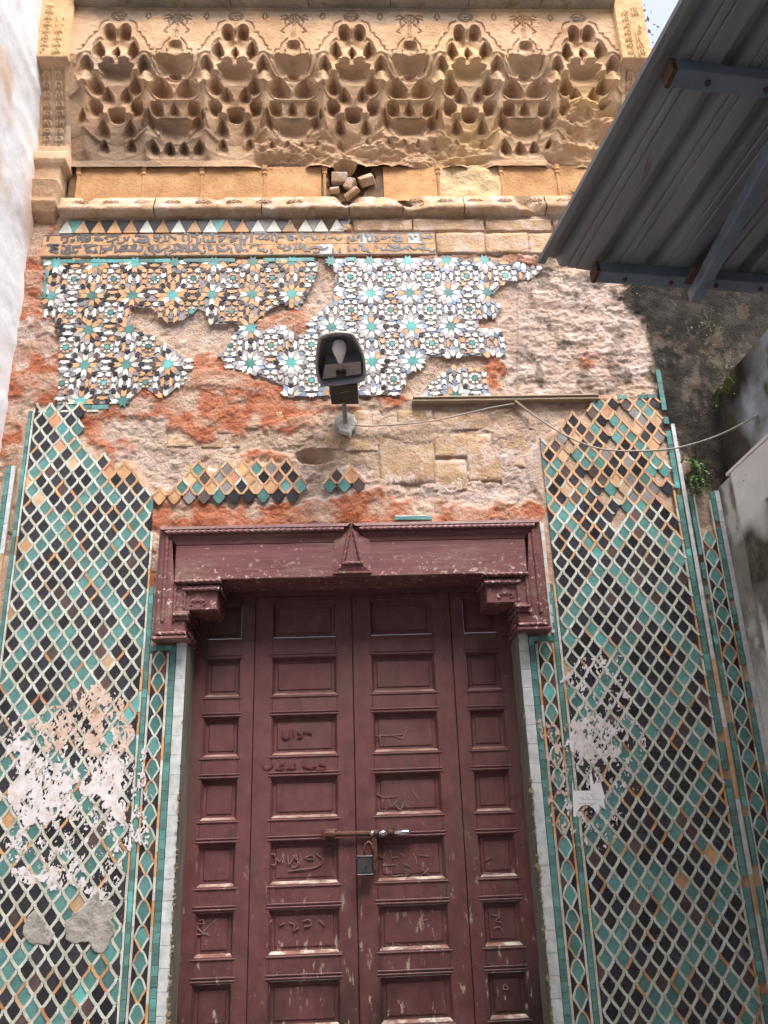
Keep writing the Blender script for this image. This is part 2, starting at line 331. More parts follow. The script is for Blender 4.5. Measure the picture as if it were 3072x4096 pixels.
# ---- plaster face ---------------------------------------------------------------------------
RED = [[(30, 480), (118, 470), (80, 660), (112, 690), (125, 870), (40, 885), (30, 1000), (-30, 1000), (-30, 700)],
       [(255, 858), (330, 832), (420, 760), (490, 770), (600, 832), (640, 862), (870, 850), (885, 870), (700, 885), (590, 872), (580, 925), (450, 942), (375, 930), (330, 890), (160, 925), (165, 885)],
       [(560, 692), (640, 652), (688, 645), (715, 596), (728, 640), (690, 690), (650, 720), (570, 722)], [(1036, 690), (1092, 680), (1085, 840), (1052, 862), (1045, 760)],
       [(160, 880), (245, 890), (290, 980), (240, 1000), (190, 950)], [(300, 1105), (390, 1068), (520, 1090), (640, 1088), (740, 1060), (815, 1048), (860, 1080), (1000, 1092), (1170, 1088), (1185, 1190), (1172, 1270), (1150, 1135), (330, 1145), (312, 1395), (298, 1135)],
       [(585, 872), (690, 880), (690, 930), (600, 928), (575, 912)], [(1265, 745), (1330, 735), (1345, 830), (1250, 850)], [(930, 546), (1180, 552), (1175, 572), (690, 570), (690, 552)],
       [(480, 1000), (600, 960), (640, 990), (480, 1010)]]
PINK = [[(285, 668), (375, 678), (500, 690), (480, 742), (370, 742), (300, 692)], [(215, 902), (345, 888), (370, 935), (480, 1000), (330, 1012), (245, 985)], [(640, 600), (722, 588), (720, 650), (650, 655)],
        [(815, 955), (1165, 950), (1150, 1085), (1000, 1085), (830, 1052)], [(1085, 600), (1180, 582), (1355, 600), (1420, 800), (1300, 862), (1095, 862), (1080, 700)], [(340, 1012), (800, 1000), (815, 1050), (640, 1090), (340, 1060)], [(20, 690), (110, 690), (115, 790), (30, 800)]]
MOULD_SHADE = [[(1372, 590), (1700, 590), (1700, 1100), (1500, 1060), (1465, 960), (1420, 850), (1395, 720), (1345, 640)]]  # black mould, coloured darker still to stand in for the canopy's shade
def masks(dx, dy, warp=13):
    wx = (fbm(dx / 22, dy / 22, 4, 1) - .5) * warp * 4; wy = (fbm(dx / 22 + 50, dy / 22, 4, 2) - .5) * warp * 4; px, py = dx + wx, dy + wy
    r = np.zeros(dx.shape); p = np.zeros(dx.shape); b = np.zeros(dx.shape)
    for q in PINK: p[inpoly(px, py, q)] = 1
    for q in RED: r[inpoly(px, py, q)] = 1
    for q in MOULD_SHADE: b[inpoly(px, py, q)] = 1
    return r, p, b
def blur(a, n=2):
    for _ in range(n):
        a = (np.roll(a, 1, 0) + np.roll(a, -1, 0) + a * 2 + np.roll(a, 1, 1) + np.roll(a, -1, 1)) / 6
    return a
xs = np.arange(-1.66, 2.42, .0062); zs = np.arange(2.2, 4.56, .0062); X, Z = np.meshgrid(xs, zs)
dx, dy = proj(X, 0 * X, Z); r_, p_, b_ = masks(dx, dy)
tile = np.zeros(X.shape, bool)
for k in ('s1', 's2', 's3', 'l', 'm', 'm2', 'r'): tile |= inpoly(dx, dy, POLY[k])
rough1 = fbm(X * 16, Z * 22, 5, 0); rough2 = fbm(X * 60, Z * 75, 4, 3); stri = fbm(X * 5, Z * 42, 4, 5)
right = np.clip((dx - 1090) / 60, 0, 1) * np.clip((880 - dy) / 30, 0, 1) * np.clip((1480 - dx) / 40, 0, 1)
depth = .020 - .010 * r_ + .004 * p_
amp = .007 + .003 * right; fine = fbm(X * 110, Z * 130, 3, 6)
Y = blur(depth, 2) + amp * (rough1 - .5) * 1.5 + (.007 + .006 * right) * (rough2 - .5) + .006 * (fine - .5) + right * .012 * (stri - .5)
flake = fbm(X * 5.5, Z * 7, 6, 4); T1 = (flake > .50).astype(float); T2 = (flake > .60).astype(float)      # layers of render flaking off in steps
Y = np.where(right > .5, Y - .008, Y) + .003 - .0050 * T1 - .0045 * T2
p_ = np.clip(p_ * (.75 + .25 * T1), 0, 1); r_ = r_ * np.where(T2 > 0, .55, 1)
ft = blur(tile.astype(float), 3); Y = Y * (1 - ft) + ft * (.0085 + .002 * (rough2 - .5)); Y = np.maximum(Y, np.where(tile, .006, -.02))
dark_zone = np.clip(blur(b_, 25), 0, 1); Y = Y * (1 - .75 * dark_zone) + .75 * dark_zone * (.012 + .006 * (rough1 - .5))
hx, hz = D2(680, 982); Y += .055 * np.clip(1.25 - ((X - hx) / .085) ** 2 - ((Z - hz) / .036) ** 2 + .8 * (rough1 - .5), 0, 1) ** .6 * ((abs(X - hx) < .14) & (abs(Z - hz) < .08))
keep = ~((X[:-1, :-1] > -.712) & (X[:-1, :-1] < .706) & (Z[:-1, :-1] < 2.66))
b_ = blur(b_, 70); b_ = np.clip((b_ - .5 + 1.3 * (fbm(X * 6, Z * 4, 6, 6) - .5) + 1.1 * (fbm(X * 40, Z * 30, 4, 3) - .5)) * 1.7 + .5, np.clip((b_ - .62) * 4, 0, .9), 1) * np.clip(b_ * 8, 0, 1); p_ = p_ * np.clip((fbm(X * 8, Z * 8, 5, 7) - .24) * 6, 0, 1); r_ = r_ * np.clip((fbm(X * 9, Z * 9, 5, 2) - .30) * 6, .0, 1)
speck = np.clip((fbm(X * 14, Z * 9, 5, 2) - .58) * 6, 0, .55) * right
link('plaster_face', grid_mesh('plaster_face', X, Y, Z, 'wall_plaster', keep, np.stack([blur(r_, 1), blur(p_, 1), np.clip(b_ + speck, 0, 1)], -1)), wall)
lo = MB(); lo.box(-1.66, -.706, .0095, .35, -.05, 2.2); lo.box(.706, 2.42, .0095, .35, -.05, 2.2); lo.box(-1.66, -.706, .16, .35, 2.2, 2.72); lo.box(.706, 2.42, .16, .35, 2.2, 2.72); lo.box(-1.66, 2.42, .16, .35, 2.72, 5.9); lo.build('masonry_core', 'grout', wall)

# ---- exposed stone blocks ---------------------------------------------------------------------
def stone(x0, x1, y0, y1, parent=wall, m='block_stone', Yf=.016, name='stone', amp=.014, sk=0, nx=13, nz=9):
    a, b = D2(x0, y1), D2(x1, y0); xa, za, xb, zb = a[0], a[1], b[0], b[1]
    us = np.concatenate([[0], np.linspace(.012 / (xb - xa) * .4, 1 - .012 / (xb - xa) * .4, nx), [1]]); vs = np.concatenate([[0], np.linspace(.005 / (zb - za), 1 - .005 / (zb - za), nz), [1]])
    X, Z = np.meshgrid(xa + us * (xb - xa), za + vs * (zb - za)); s = random.random() * 50
    e = np.minimum.reduce([X - xa, xb - X, Z - za, zb - Z])
    jx = (fbm(X * 14 + s, Z * 14, 3, 1) - .5) * .010; jz = (fbm(X * 14, Z * 14 + s, 3, 2) - .5) * .010
    Y = Yf + amp * (fbm(X * 14 + s, Z * 18, 4, 2) - .4) * 1.4 + .006 * (fbm(X * 60 + s, Z * 60, 3, 4) - .5) + np.where(e < 1e-6, .035, 0)
    return link(name, grid_mesh(name, X + jx + sk * (Z - za), Y, Z + jz, m, smooth=False), parent)
for q in [(500, 579, 891, 926), (582, 640, 884, 928), (762, 800, 880, 926), (802, 853, 882, 927), (857, 935, 880, 927), (938, 1060, 879, 929), (1063, 1150, 884, 926),
          (356, 428, 932, 964), (431, 520, 931, 966), (612, 664, 930, 962), (668, 736, 931, 968), (740, 817, 930, 975), (820, 937, 931, 1046), (940, 1008, 931, 985), (940, 1008, 988, 1060), (1012, 1080, 932, 1040), (1084, 1150, 930, 1010)]:
    stone(*q)
for q in [(722, 760, 482, 499), (763, 890, 474, 500), (893, 1046, 473, 500), (1049, 1190, 473, 500), (944, 1046, 502, 549), (1049, 1140, 503, 548), (1143, 1200, 503, 550), (1200, 1260, 474, 520)]:
    stone(*q, Yf=-.004, nx=9)

# ---- stalactite (muqarnas) field: one carved surface, split into its bays ------------------------
SX0, SX1, SZ0, SZ1 = -1.445, 1.51, 4.84, 5.765
xs = np.arange(SX0, SX1, .0034); zs = np.arange(SZ0, SZ1, .0034); X, Z = np.meshgrid(xs, zs)
cut = np.zeros(X.shape); rim = np.zeros(X.shape); cav = np.zeros(X.shape)
ACX = [-1.20 + .6265 * k for k in range(5)]; BCX = [-.887 + .6265 * k for k in range(4)]
def c2(x, y): return Mz(1150 + x / 3.318, y / 3.318)            # central bay survey
def c1(x, y): return Mz(900 + x / 1.62, y / 1.62)
def c0(x, y): return Mz(x / 1.62, y / 1.62)
def niche(cx, z0, z1, w, dp, kind='r'):
    sl = (abs(X - cx) < w * .75) & (Z > z0 - .02) & (Z < z1 + .02)
    if not sl.any(): return
    jit = 1 + random.uniform(-.12, .12); dp = dp * jit
    ii = np.where(sl); x = X[ii]; z = Z[ii]; b = (z - z0) / (z1 - z0); a = (x - cx) / (w / 2)
    bb = np.clip(b, 0, 1)
    if kind == 'r': hw = np.where(bb < .55, 1, np.sqrt(np.clip(1 - ((bb - .55) / .45) ** 2, 0, 1)))
    elif kind == 'p': hw = np.where(bb < .4, 1, 1 - np.clip((bb - .4) / .6, 0, 1) ** 1.5)
    elif kind == 'b': hw = np.clip(.62 + .55 * bb, 0, 1) * np.where(bb > .86, np.sqrt(np.clip(1 - ((bb - .86) / .2) ** 2, 0, 1)), 1)
    elif kind == 'h': hw = np.sqrt(np.clip(1 - ((bb - .6) / np.where(bb > .6, .4, .6)) ** 2, 0, 1))
    hw = np.maximum(hw, 1e-3); q = abs(a) / hw
    ins = (q < 1) & (b > 0) & (b < 1)
    d = min(dp, w * .9) * np.sqrt(np.clip(1 - q ** 2, 0, 1)) ** .8 * np.clip(bb / .75, 0, 1)
    cut[ii] = np.maximum(cut[ii], np.where(ins, d, 0))
    rm = (q >= 1) & (q < 1.22) & (b > .3) & (b < 1.06); rim[ii] = np.maximum(rim[ii], np.where(rm, .009, 0))
    if dp > .07: cav[ii] = np.maximum(cav[ii], np.where(ins & (bb > .45), .35, 0))
def pend(cx, z0, z1, w0, w1, rz):
    t = (z1 - Z) / (z1 - z0); hw = (w1 + (w0 - w1) * np.clip(t, 0, 1)) / 2
    s = (t > 0) & (t < 1) & (abs(X - cx) < hw); rim[s] = np.maximum(rim[s], (rz * t)[s])
def ridge(path, w, h, dst=None):                              # raised or incised line
    dst = rim if dst is None else dst
    for (xa, za), (xb, zb) in zip(path[:-1], path[1:]):
        L2 = (xb - xa) ** 2 + (zb - za) ** 2 + 1e-12; sl = (X > min(xa, xb) - w) & (X < max(xa, xb) + w) & (Z > min(za, zb) - w) & (Z < max(za, zb) + w)
        ii = np.where(sl); t = np.clip(((X[ii] - xa) * (xb - xa) + (Z[ii] - za) * (zb - za)) / L2, 0, 1)
        dd = np.hypot(X[ii] - xa - t * (xb - xa), Z[ii] - za - t * (zb - za)); dst[ii] = np.maximum(dst[ii], np.where(dd < w / 2, h, 0))
groove = np.zeros(X.shape); step = np.zeros(X.shape)
cA = c2(755, 640)[0]; cB = c2(1550, 700)[0]
def rel(fn, x0, x1, yt, yb, c):
    p, q = fn(x0, yb), fn(x1, yt); pm, qm = fn(x0, yt), fn(x1, yb)
    return ((p[0] + q[0]) / 2 - c, (p[2] + qm[2]) / 2, (q[2] + pm[2]) / 2, abs(q[0] - pm[0]) * .5 + abs(qm[0] - p[0]) * .5)
A_N = []
for fn, rows in ((c2, [(580, 718, 345, 575, .11, 'r'), (788, 925, 345, 575, .11, 'r'), (468, 612, 560, 775, .07, 'p'), (705, 808, 575, 775, .05, 'p'), (912, 1058, 560, 775, .07, 'p'),
                       (325, 472, 750, 965, .075, 'p'), (1062, 1215, 750, 965, .075, 'p'), (568, 962, 815, 1062, .05, 'b'), (425, 600, 1000, 1235, .07, 'p'), (940, 1112, 1000, 1235, .07, 'p'),
                       (572, 722, 1118, 1330, .06, 'p'), (828, 966, 1118, 1330, .06, 'p'), (430, 582, 1308, 1510, .085, 'r'), (968, 1112, 1308, 1510, .085, 'r'), (676, 876, 1385, 1570, .10, 'h'),
                       (298, 388, 1455, 1650, .05, 'p'), (1138, 1245, 1455, 1650, .05, 'p'), (530, 665, 1545, 1800, .09, 'p'), (880, 1010, 1545, 1800, .09, 'p'),
                       (545, 655, 1790, 2010, .08, 'p'), (905, 1015, 1790, 2010, .08, 'p')]),):
    for x0, x1, yt, yb, dp, kd in rows: A_N.append(rel(fn, x0, x1, yt, yb, cA) + (dp, kd))
B_N = []
cB1 = c1(1170, 350)[0]
for x0, x1, yt, yb, dp, kd in [(1130, 1205, 265, 350, .03, 'r'), (1070, 1270, 352, 505, .055, 'b'), (1130, 1205, 420, 500, .13, 'r'), (1018, 1140, 488, 622, .085, 'p'), (1185, 1310, 488, 622, .085, 'p'),
                               (1020, 1090, 640, 742, .09, 'r'), (1255, 1325, 640, 742, .09, 'r'), (1135, 1190, 640, 735, .06, 'p'), (1070, 1255, 755, 895, .055, 'b')]:
    B_N.append(rel(c1, x0, x1, yt, yb, cB1) + (dp, kd))
cB0 = c0(1105, 800)[0]
for x0, x1, yt, yb, dp, kd in [(885, 985, 725, 860, .06, 'p'), (1200, 1300, 725, 860, .06, 'p'), (918, 990, 893, 1012, .06, 'p'), (1025, 1090, 893, 1012, .075, 'p'), (1122, 1182, 893, 1012, .075, 'p'), (1220, 1292, 893, 1012, .06, 'p')]:
    B_N.append(rel(c0, x0, x1, yt, yb, cB0) + (dp, kd))
for cx in ACX:
    for ox, z0, z1, w, dp, kd in A_N: niche(cx + ox, z0 - .010, z1 + .002, w * 1.2, dp, kd)
    for x, yt, yb, w0, w1, h in [(-103, 600, 770, 60, 85, .03), (103, 600, 770, 60, 85, .03), (-240, 790, 955, 50, 80, .03), (240, 790, 955, 50, 80, .03), (-405, 1000, 1150, 50, 90, .035), (405, 1000, 1150, 50, 90, .035), (-155, 1340, 1515, 45, 80, .03), (165, 1340, 1515, 45, 80, .03)]:
        a, b = c2(755 + x, yb), c2(755 + x, yt); pend(cx + a[0] - cA, a[2], b[2], w0 * .00095, w1 * .00095, h)
    for sgn in (-1, 1):                                        # gable ridges between the bays
        P0 = [(755 + sgn * 420, 1150), (755 + sgn * 300, 1265), (755 + sgn * 215, 1300)]; P1 = [(755 + sgn * 420, 1150), (755 + sgn * 560, 1280)]
        P2 = [(755 + sgn * 420, 1700), (755 + sgn * 330, 1760), (755 + sgn * 220, 1830), (755 + sgn * 130, 1900)]
        for P in (P0, P1, P2): ridge([(cx + c2(*p)[0] - cA, c2(*p)[2]) for p in P], .013, .010)
        inc = [(270, 662), (322, 655), (325, 602), (358, 600), (368, 560), (395, 505), (448, 475), (450, 432), (505, 428), (508, 365), (530, 305), (588, 285), (612, 275)]
        ridge([(cx + sgn * (c2(*p)[0] - cA), c2(*p)[2]) for p in inc], .009, .010, groove)
        inc2 = [(230, 850), (250, 760), (310, 705), (365, 680), (420, 690), (440, 600), (480, 540), (535, 500), (565, 505), (575, 380), (620, 330), (690, 335), (735, 400)]
        ridge([(cx + sgn * (c2(*p)[0] - cA), c2(*p)[2]) for p in inc2], .016, .009)
    cc = c2(745, 228); ang = np.linspace(0, 2 * math.pi, 25)
    ridge([(cx + .038 * math.cos(t), cc[2] + .031 * math.sin(t)) for t in ang], .008, .009, groove)
    for sgn in (-1, 1): ridge([(cx + sgn * (.002 + .012 * (1 + math.cos(t))) , cc[2] - .006 + .012 * math.sin(t)) for t in np.linspace(-2.5, 2.8, 12)], .007, .009, groove)
for cx in BCX:
    for ox, z0, z1, w, dp, kd in B_N: niche(cx + ox, z0 - .010, z1 + .002, w * 1.2, dp, kd)
    base = c1(1170, 200)[0]
    def b1(x, y): p = c1(x, y); return (cx + p[0] - base, p[2])
    for sgn in (-1, 1):
        f = lambda x, y: b1(1170 + sgn * x, y)
        for P in ([(8, 95), (8, 245)], [(85, 110), (60, 100), (-20, 150), (-80, 205), (-60, 215)], [(85, 130), (50, 120), (-5, 165)], [(20, 100), (60, 140), (50, 180)], [(30, 155), (75, 200)], [(35, 250), (70, 285), (78, 320), (110, 322), (112, 350)], [(100, 420), (125, 380), (110, 350)]):
            ridge([f(*p) for p in P], .008, .010, groove)
        ridge([f(*p) for p in [(0, 475), (45, 470), (75, 500), (105, 480), (135, 440)]], .012, .012)
    ridge([b1(1060, 632), b1(1280, 632)], .010, .012); ridge([b1(1075, 752), b1(1265, 752)], .010, .010)
gp = [(700, 90), (690, 115), (705, 130), (720, 115), (712, 90)]
for cx in [a + .157 for a in ACX[:-1]] + [b + .157 for b in BCX]:
    ridge([(cx + (p[0] - 705) * .0009, c1(960, p[1])[2]) for p in gp], .007, .008, groove)
zt = c2(750, 135)[2]; groove[(abs(Z - zt) < .005)] = .009
base = Yb(Z)
sm = fbm(X * 9, Z * 14, 5, 1); sm2 = fbm(X * 40, Z * 50, 4, 4)
tzz = [4.875] + [c1(960, y)[2] for y in (1005, 890, 742, 622, 505, 372)] + [5.41]
wv = abs(((X - (ACX[0] + .157)) / .3133 + .5) % 1 - .5) * 2     # 0 on the bay boundaries, 1 in the middle of a bay
tt = Z + .045 * (wv - .45) * np.clip((5.40 - Z) / .05, 0, 1)
stair = np.full(X.shape, float(Yb(4.87)))
for k_, (za_, zb_) in enumerate(zip(tzz[:-1], tzz[1:])): stair = np.where(tt > za_, Yb(za_ + .85 * (zb_ - za_)) - .004, stair)
stair = np.where(Z > 5.40, base, stair)
conc = np.zeros(X.shape)                                      # every bay hollows back under its scalloped arch
for cx, top in [(c, 5.60) for c in ACX] + [(c, 5.44) for c in BCX]:
    a_ = np.clip(1 - ((X - cx) / .158) ** 2, 0, 1); zt_ = 5.30 + (top - 5.30) * np.clip(1 - abs(X - cx) / .15, 0, 1) ** .7
    conc = np.maximum(conc, .026 * a_ ** .8 * np.clip((zt_ - Z) / .05, 0, 1) * np.clip((Z - 4.87) / .10, 0, 1))
pil_ = .016 * np.exp(-((1 - wv) * 0 + (wv * .157 / .020) ** 2)) * np.clip((5.42 - Z) / .04, 0, 1) * np.clip((Z - 4.88) / .04, 0, 1)      # the ribs between the bays stand forward
H = .95 * base + .05 * stair - pil_ + conc + cut - rim + groove + .005 * (sm2 - .5)
# weathering: the lower middle and the lower right have lost their carving
du, dv = proj(X, base, Z); du *= K; dv *= K
er = np.clip((dv - 500 - 40 * (sm - .5)) / 70, 0, 1) * np.clip((du - 985) / 60, 0, 1) * np.clip((1990 - du) / 60, 0, 1)
er = np.maximum(er, np.clip((dv - 380 - 200 * (sm - .5)) / 60, 0, 1) * np.clip((du - 2190 + 300 * (sm - .5)) / 60, 0, 1))
lump = base + .02 + .16 * (fbm(X * 7, Z * 16, 5, 6) - .5) + .02 * (fbm(X * 30, Z * 40, 3, 2) - .5)
H = H * (1 - er * .8) + lump * er * .8
H = np.where(Z > 5.41, np.minimum(H, base + .13), H)
hc = Mz(1385, 690); hol = np.clip(1.2 - ((X - hc[0]) / .07) ** 2 - ((Z - hc[2]) / .075) ** 2 + 1.2 * (sm - .5), 0, 1); H += .12 * hol
g0 = np.clip((Z - 5.5) / .2, 0, 1) * fbm(X * 5, Z * 7, 5, 3); maskA = np.clip((g0 - .38) * 4, 0, .8)
warm = np.clip((fbm(X * 3, Z * 5, 4, 5) - .45) * 3, 0, 1) * np.clip((X + .5) / 1.5, 0, 1)
# an old soot stain spreads over the lower left of the carving
MK = np.stack([maskA, warm, np.clip(.8 * np.clip((fbm(X * 2.5, Z * 5, 4, 7) - .42) * 4, 0, 1) * np.clip((-.5 - X) / .5, 0, 1) * (Z < 5.4), 0, .7)], -1)
edges = [SX0] + [c + .157 for p in zip(ACX, BCX) for c in p][:8] + [SX1]
for a, b in zip(edges[:-1], edges[1:]):
    j0 = int(round((a - SX0) / .0034)); j1 = min(int(round((b - SX0) / .0034)) + 1, X.shape[1]); s = np.s_[:, j0:j1]
    link('muqarnas_bay', grid_mesh('muqarnas_bay', X[s], H[s], Z[s], 'carved_stone', mask=MK[s], smooth=False), wall)

# ---- blank panels, colonettes, ledge below the stalactites -----------------------------------------
bx = [-1.40, -1.06, -.755, -.425, -.118, .20, .50, .84, 1.145, 1.47]
zp0, zp1 = 4.625, 4.855
for i, (a, b) in enumerate(zip(bx[:-1], bx[1:])):
    if i == 4:
        stone_mb = None
        X4, Z4 = np.meshgrid(np.linspace(a - .004, b + .004, 30), np.linspace(zp0, zp1, 20)); c4 = D2(765, 390)
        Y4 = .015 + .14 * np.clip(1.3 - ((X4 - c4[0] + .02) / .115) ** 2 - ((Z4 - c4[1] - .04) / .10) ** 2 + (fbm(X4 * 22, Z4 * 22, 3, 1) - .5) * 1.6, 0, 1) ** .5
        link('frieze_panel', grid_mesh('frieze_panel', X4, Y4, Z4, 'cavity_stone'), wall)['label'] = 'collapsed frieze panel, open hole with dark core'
        continue
    mt = 'pale_stone' if i == 6 else 'frieze_stone'
    Xp, Zp = np.meshgrid(np.linspace(a + .006, b - .006, 14), np.linspace(zp0, zp1, 10)); s = 3 * i
    Yp = .010 + (.010 if mt == 'frieze_stone' else .035) * (fbm(Xp * 16 + s, Zp * 16, 4, 2) - .5) * 1.5
    o = link('frieze_panel', grid_mesh('frieze_panel', Xp, Yp, Zp, mt), wall)
    if i == 6: o['label'] = 'pale broken frieze panel with raw crumbling face'
for x in bx[:4] + bx[6:9] + [bx[4] + .012, bx[9]]:
    m = MB(); m.tube([(x, .012, zp0 + .02), (x, .012, zp1 - .05)], .009, 8); m.box(x - .012, x + .012, 0, .03, zp1 - .055, zp1 - .03, bev=.005); m.box(x - .014, x + .014, -.003, .03, zp1 - .03, zp1 + .01, bev=.006)
    m.box(x - .016, x + .016, -.008, .03, zp0, zp0 + .02, bev=.006)
    m.build('colonette', 'frieze_stone', wall)
lx = [-1.465, -.98, -.43, .02, .30, .62, 1.05, 1.56]
for a, b in zip(lx[:-1], lx[1:]):
    n = 30; xx = np.linspace(a + .002, b - .003, n); prof = [(.03, 4.632), (-.018, 4.630), (-.020, 4.606), (-.027, 4.602), (-.029, 4.572), (-.046, 4.562), (-.050, 4.535), (-.040, 4.527), (.03, 4.522)]
    Xl = np.tile(xx, (len(prof), 1)); Yl = np.array([[p[0]] * n for p in prof]); Zl = np.array([[p[1]] * n for p in prof])
    nse = fbm(Xl * 18, Zl * 60 + a * 9, 4, 1) - .5; chip = np.clip(fbm(Xl * 6, Zl * 10, 3, 4) - .62, 0, 1) * .25
    Yl = Yl + np.where(Yl < 0, nse * .009 + chip * .8, 0); Zl = Zl + (fbm(Xl * 20, Yl * 30 + 3, 3, 6) - .5) * .005
    link('ledge_block', grid_mesh('ledge_block', Xl, Yl, Zl, 'block_stone', smooth=False), wall)
m = MB()                                                      # small scroll reliefs along the ledge
for k in range(17):
    x = -1.36 + k * .157
    if -.12 < x < .3: continue
    m.ribbon([(x - .04, 4.590), (x - .02, 4.603), (x, 4.588), (x + .02, 4.603), (x + .04, 4.590)], .007, -.0315, -.02); m.ribbon([(x - .025, 4.583), (x, 4.606), (x + .025, 4.583)], .006, -.031, -.02)
m.build('ledge_ornament', 'block_stone', wall)

# ---- scroll pilasters either side, top cornice ---------------------------------------------------
def pilaster(xa, xb):
    X, Z = np.meshgrid(np.linspace(xa, xb, 60), np.arange(4.50, 6.05, .006)); w = xb - xa
    sh_ = np.interp(Z, [4.5, 4.56, 4.79, 4.81], [.30, .22, .16, 0]); X = np.where(X.mean() < 0, xa + (X - xa) * (1 - sh_), xb - (xb - X) * (1 - sh_))
    pz = [4.50, 4.53, 4.58, 4.60, 4.66, 4.70, 4.715, 4.78, 4.80, 4.82, 4.87, 4.89, 4.93, 5.05, 5.20, 5.33, 5.345, 5.36, 6.1]
    py = [.02, -.03, -.06, -.055, -.07, -.085, -.06, -.065, -.085, -.095, -.09, -.065, -.065, -.08, -.13, -.19, -.20, -.235, -.25]
    Y = np.interp(Z, pz, py); t = (X - xa) / w - .5
    inner = (abs(t) < .36); up = (Z > 5.37) & (Z < 5.72); mid = (Z > 4.93) & (Z < 5.335)
    Y += np.where(mid & inner, .014, 0)
    for s in (-1, 1):                                          # two columns of curled leaves
        per = .047; zz = (Z - 4.9) / per; fz = zz - np.floor(zz); cx = s * .17
        rr = np.hypot((t - cx) * w / .030, (fz - .5) * 1.05); arc = (abs(rr - .52) < .16) & ((fz > .28) | (abs(t) < .1)); dot = rr < .2
        Y -= np.where((mid & inner) & (arc | dot), .010, 0) + np.where(up & (abs(t) < .34) & (arc | dot) & (fbm(X * 20, Z * 8, 2, 1) > .38), .008, 0)
    Y += .006 * (fbm(X * 40, Z * 40, 4, 2) - .5)
    mk = np.zeros(X.shape + (3,)); mk[..., 0] = np.clip((fbm(X * 6, Z * 6, 4, 1) - .5) * 3, 0, .7) * (mid | (Z > 5.6)); mk[..., 1] = (Z > 5.36) * .8
    Xf = np.concatenate([X[:, :1], X, X[:, -1:]], 1); Yf = np.concatenate([Y[:, :1] * 0 + .15, Y, Y[:, -1:] * 0 + .15], 1); Zf = np.concatenate([Z[:, :1], Z, Z[:, -1:]], 1); mk = np.concatenate([mk[:, :1], mk, mk[:, -1:]], 1)
    return link('pilaster', grid_mesh('pilaster', Xf, Yf, Zf, 'carved_stone', mask=mk, smooth=False), wall)
pilaster(-1.62, -1.437); pilaster(1.505, 1.665)
cxs = [-1.44, -1.16, -.60, -.18, .27, .70, 1.10, 1.51]
for a, b in zip(cxs[:-1], cxs[1:]):
    n = 16; xx = np.linspace(a + .002, b - .002, n); prof = [(-.19, 5.752), (-.235, 5.748), (-.275, 5.762), (-.285, 5.80), (-.28, 6.0), (-.2, 6.03)]
    Xl = np.tile(xx, (len(prof), 1)); Yl = np.array([[p[0]] * n for p in prof]); Zl = np.array([[p[1]] * n for p in prof])
    Yl = Yl + (fbm(Xl * 12, Zl * 12 + a, 3, 1) - .5) * .014; Zl = Zl + (fbm(Xl * 15, Yl * 9, 3, 2) - .5) * .012
    link('cornice_block', grid_mesh('cornice_block', Xl, Yl, Zl, 'cornice_stone', smooth=False), wall)

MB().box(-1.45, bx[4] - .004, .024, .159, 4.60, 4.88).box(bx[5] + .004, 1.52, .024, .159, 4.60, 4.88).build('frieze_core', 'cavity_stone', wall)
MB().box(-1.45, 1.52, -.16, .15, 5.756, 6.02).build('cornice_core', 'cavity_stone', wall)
# ================================================================== TILES
HX, HZ = .0333, .0435
EDGE = [(0, 1), (.085, .945), (.155, .85), (.195, .73), (.22, .60), (.335, .585), (.35, .475), (.46, .455), (.475, .345), (.59, .325), (.605, .24), (.70, .17), (.84, .07), (1, 0)]
e_ur = [(a * HX, b * HZ) for a, b in EDGE]; e_lr = [(HX - a * HX, -HZ + b * HZ) for a, b in EDGE]      # top->right ; right->bottom
CELL = e_ur + e_lr[1:-1] + [(-x, z) for x, z in e_lr[::-1]] + [(-x, z) for x, z in e_ur[::-1]][1:-1]
# a lattice strip follows the stepped edge, offset to both sides so that its two sides step alike
_k = .0052; _nx, _nz = .79 * _k, .61 * _k; _p = [(a * HX, b * HZ) for a, b in EDGE]; _p[0] = (.0006, HZ * .985); _p[-1] = (HX * .985, .0006)
S_R = [(x + _nx, z + _nz) for x, z in _p] + [(x - _nx, z - _nz) for x, z in _p[::-1]]; S_L = [(-x, z) for x, z in S_R][::-1]
def strip_poly(pts, w):
    P = np.array(pts); n = len(P); L = []; R = []
    for i in range(n):
        d = P[min(i + 1, n - 1)] - P[max(i - 1, 0)]; d /= np.linalg.norm(d); q = np.array([-d[1], d[0]]) * w / 2; L.append(P[i] + q); R.append(P[i] - q)
    return [tuple(p) for p in L] + [tuple(p) for p in R[::-1]]
def clip(poly, x, keep_left):
    out = []; n = len(poly)
    for i in range(n):
        p, q = poly[i], poly[(i + 1) % n]; ip = (p[0] <= x) == keep_left; iq = (q[0] <= x) == keep_left
        if ip: out.append(p)
        if ip != iq: t = (x - p[0]) / (q[0] - p[0]); out.append((x, p[1] + t * (q[1] - p[1])))
    return out
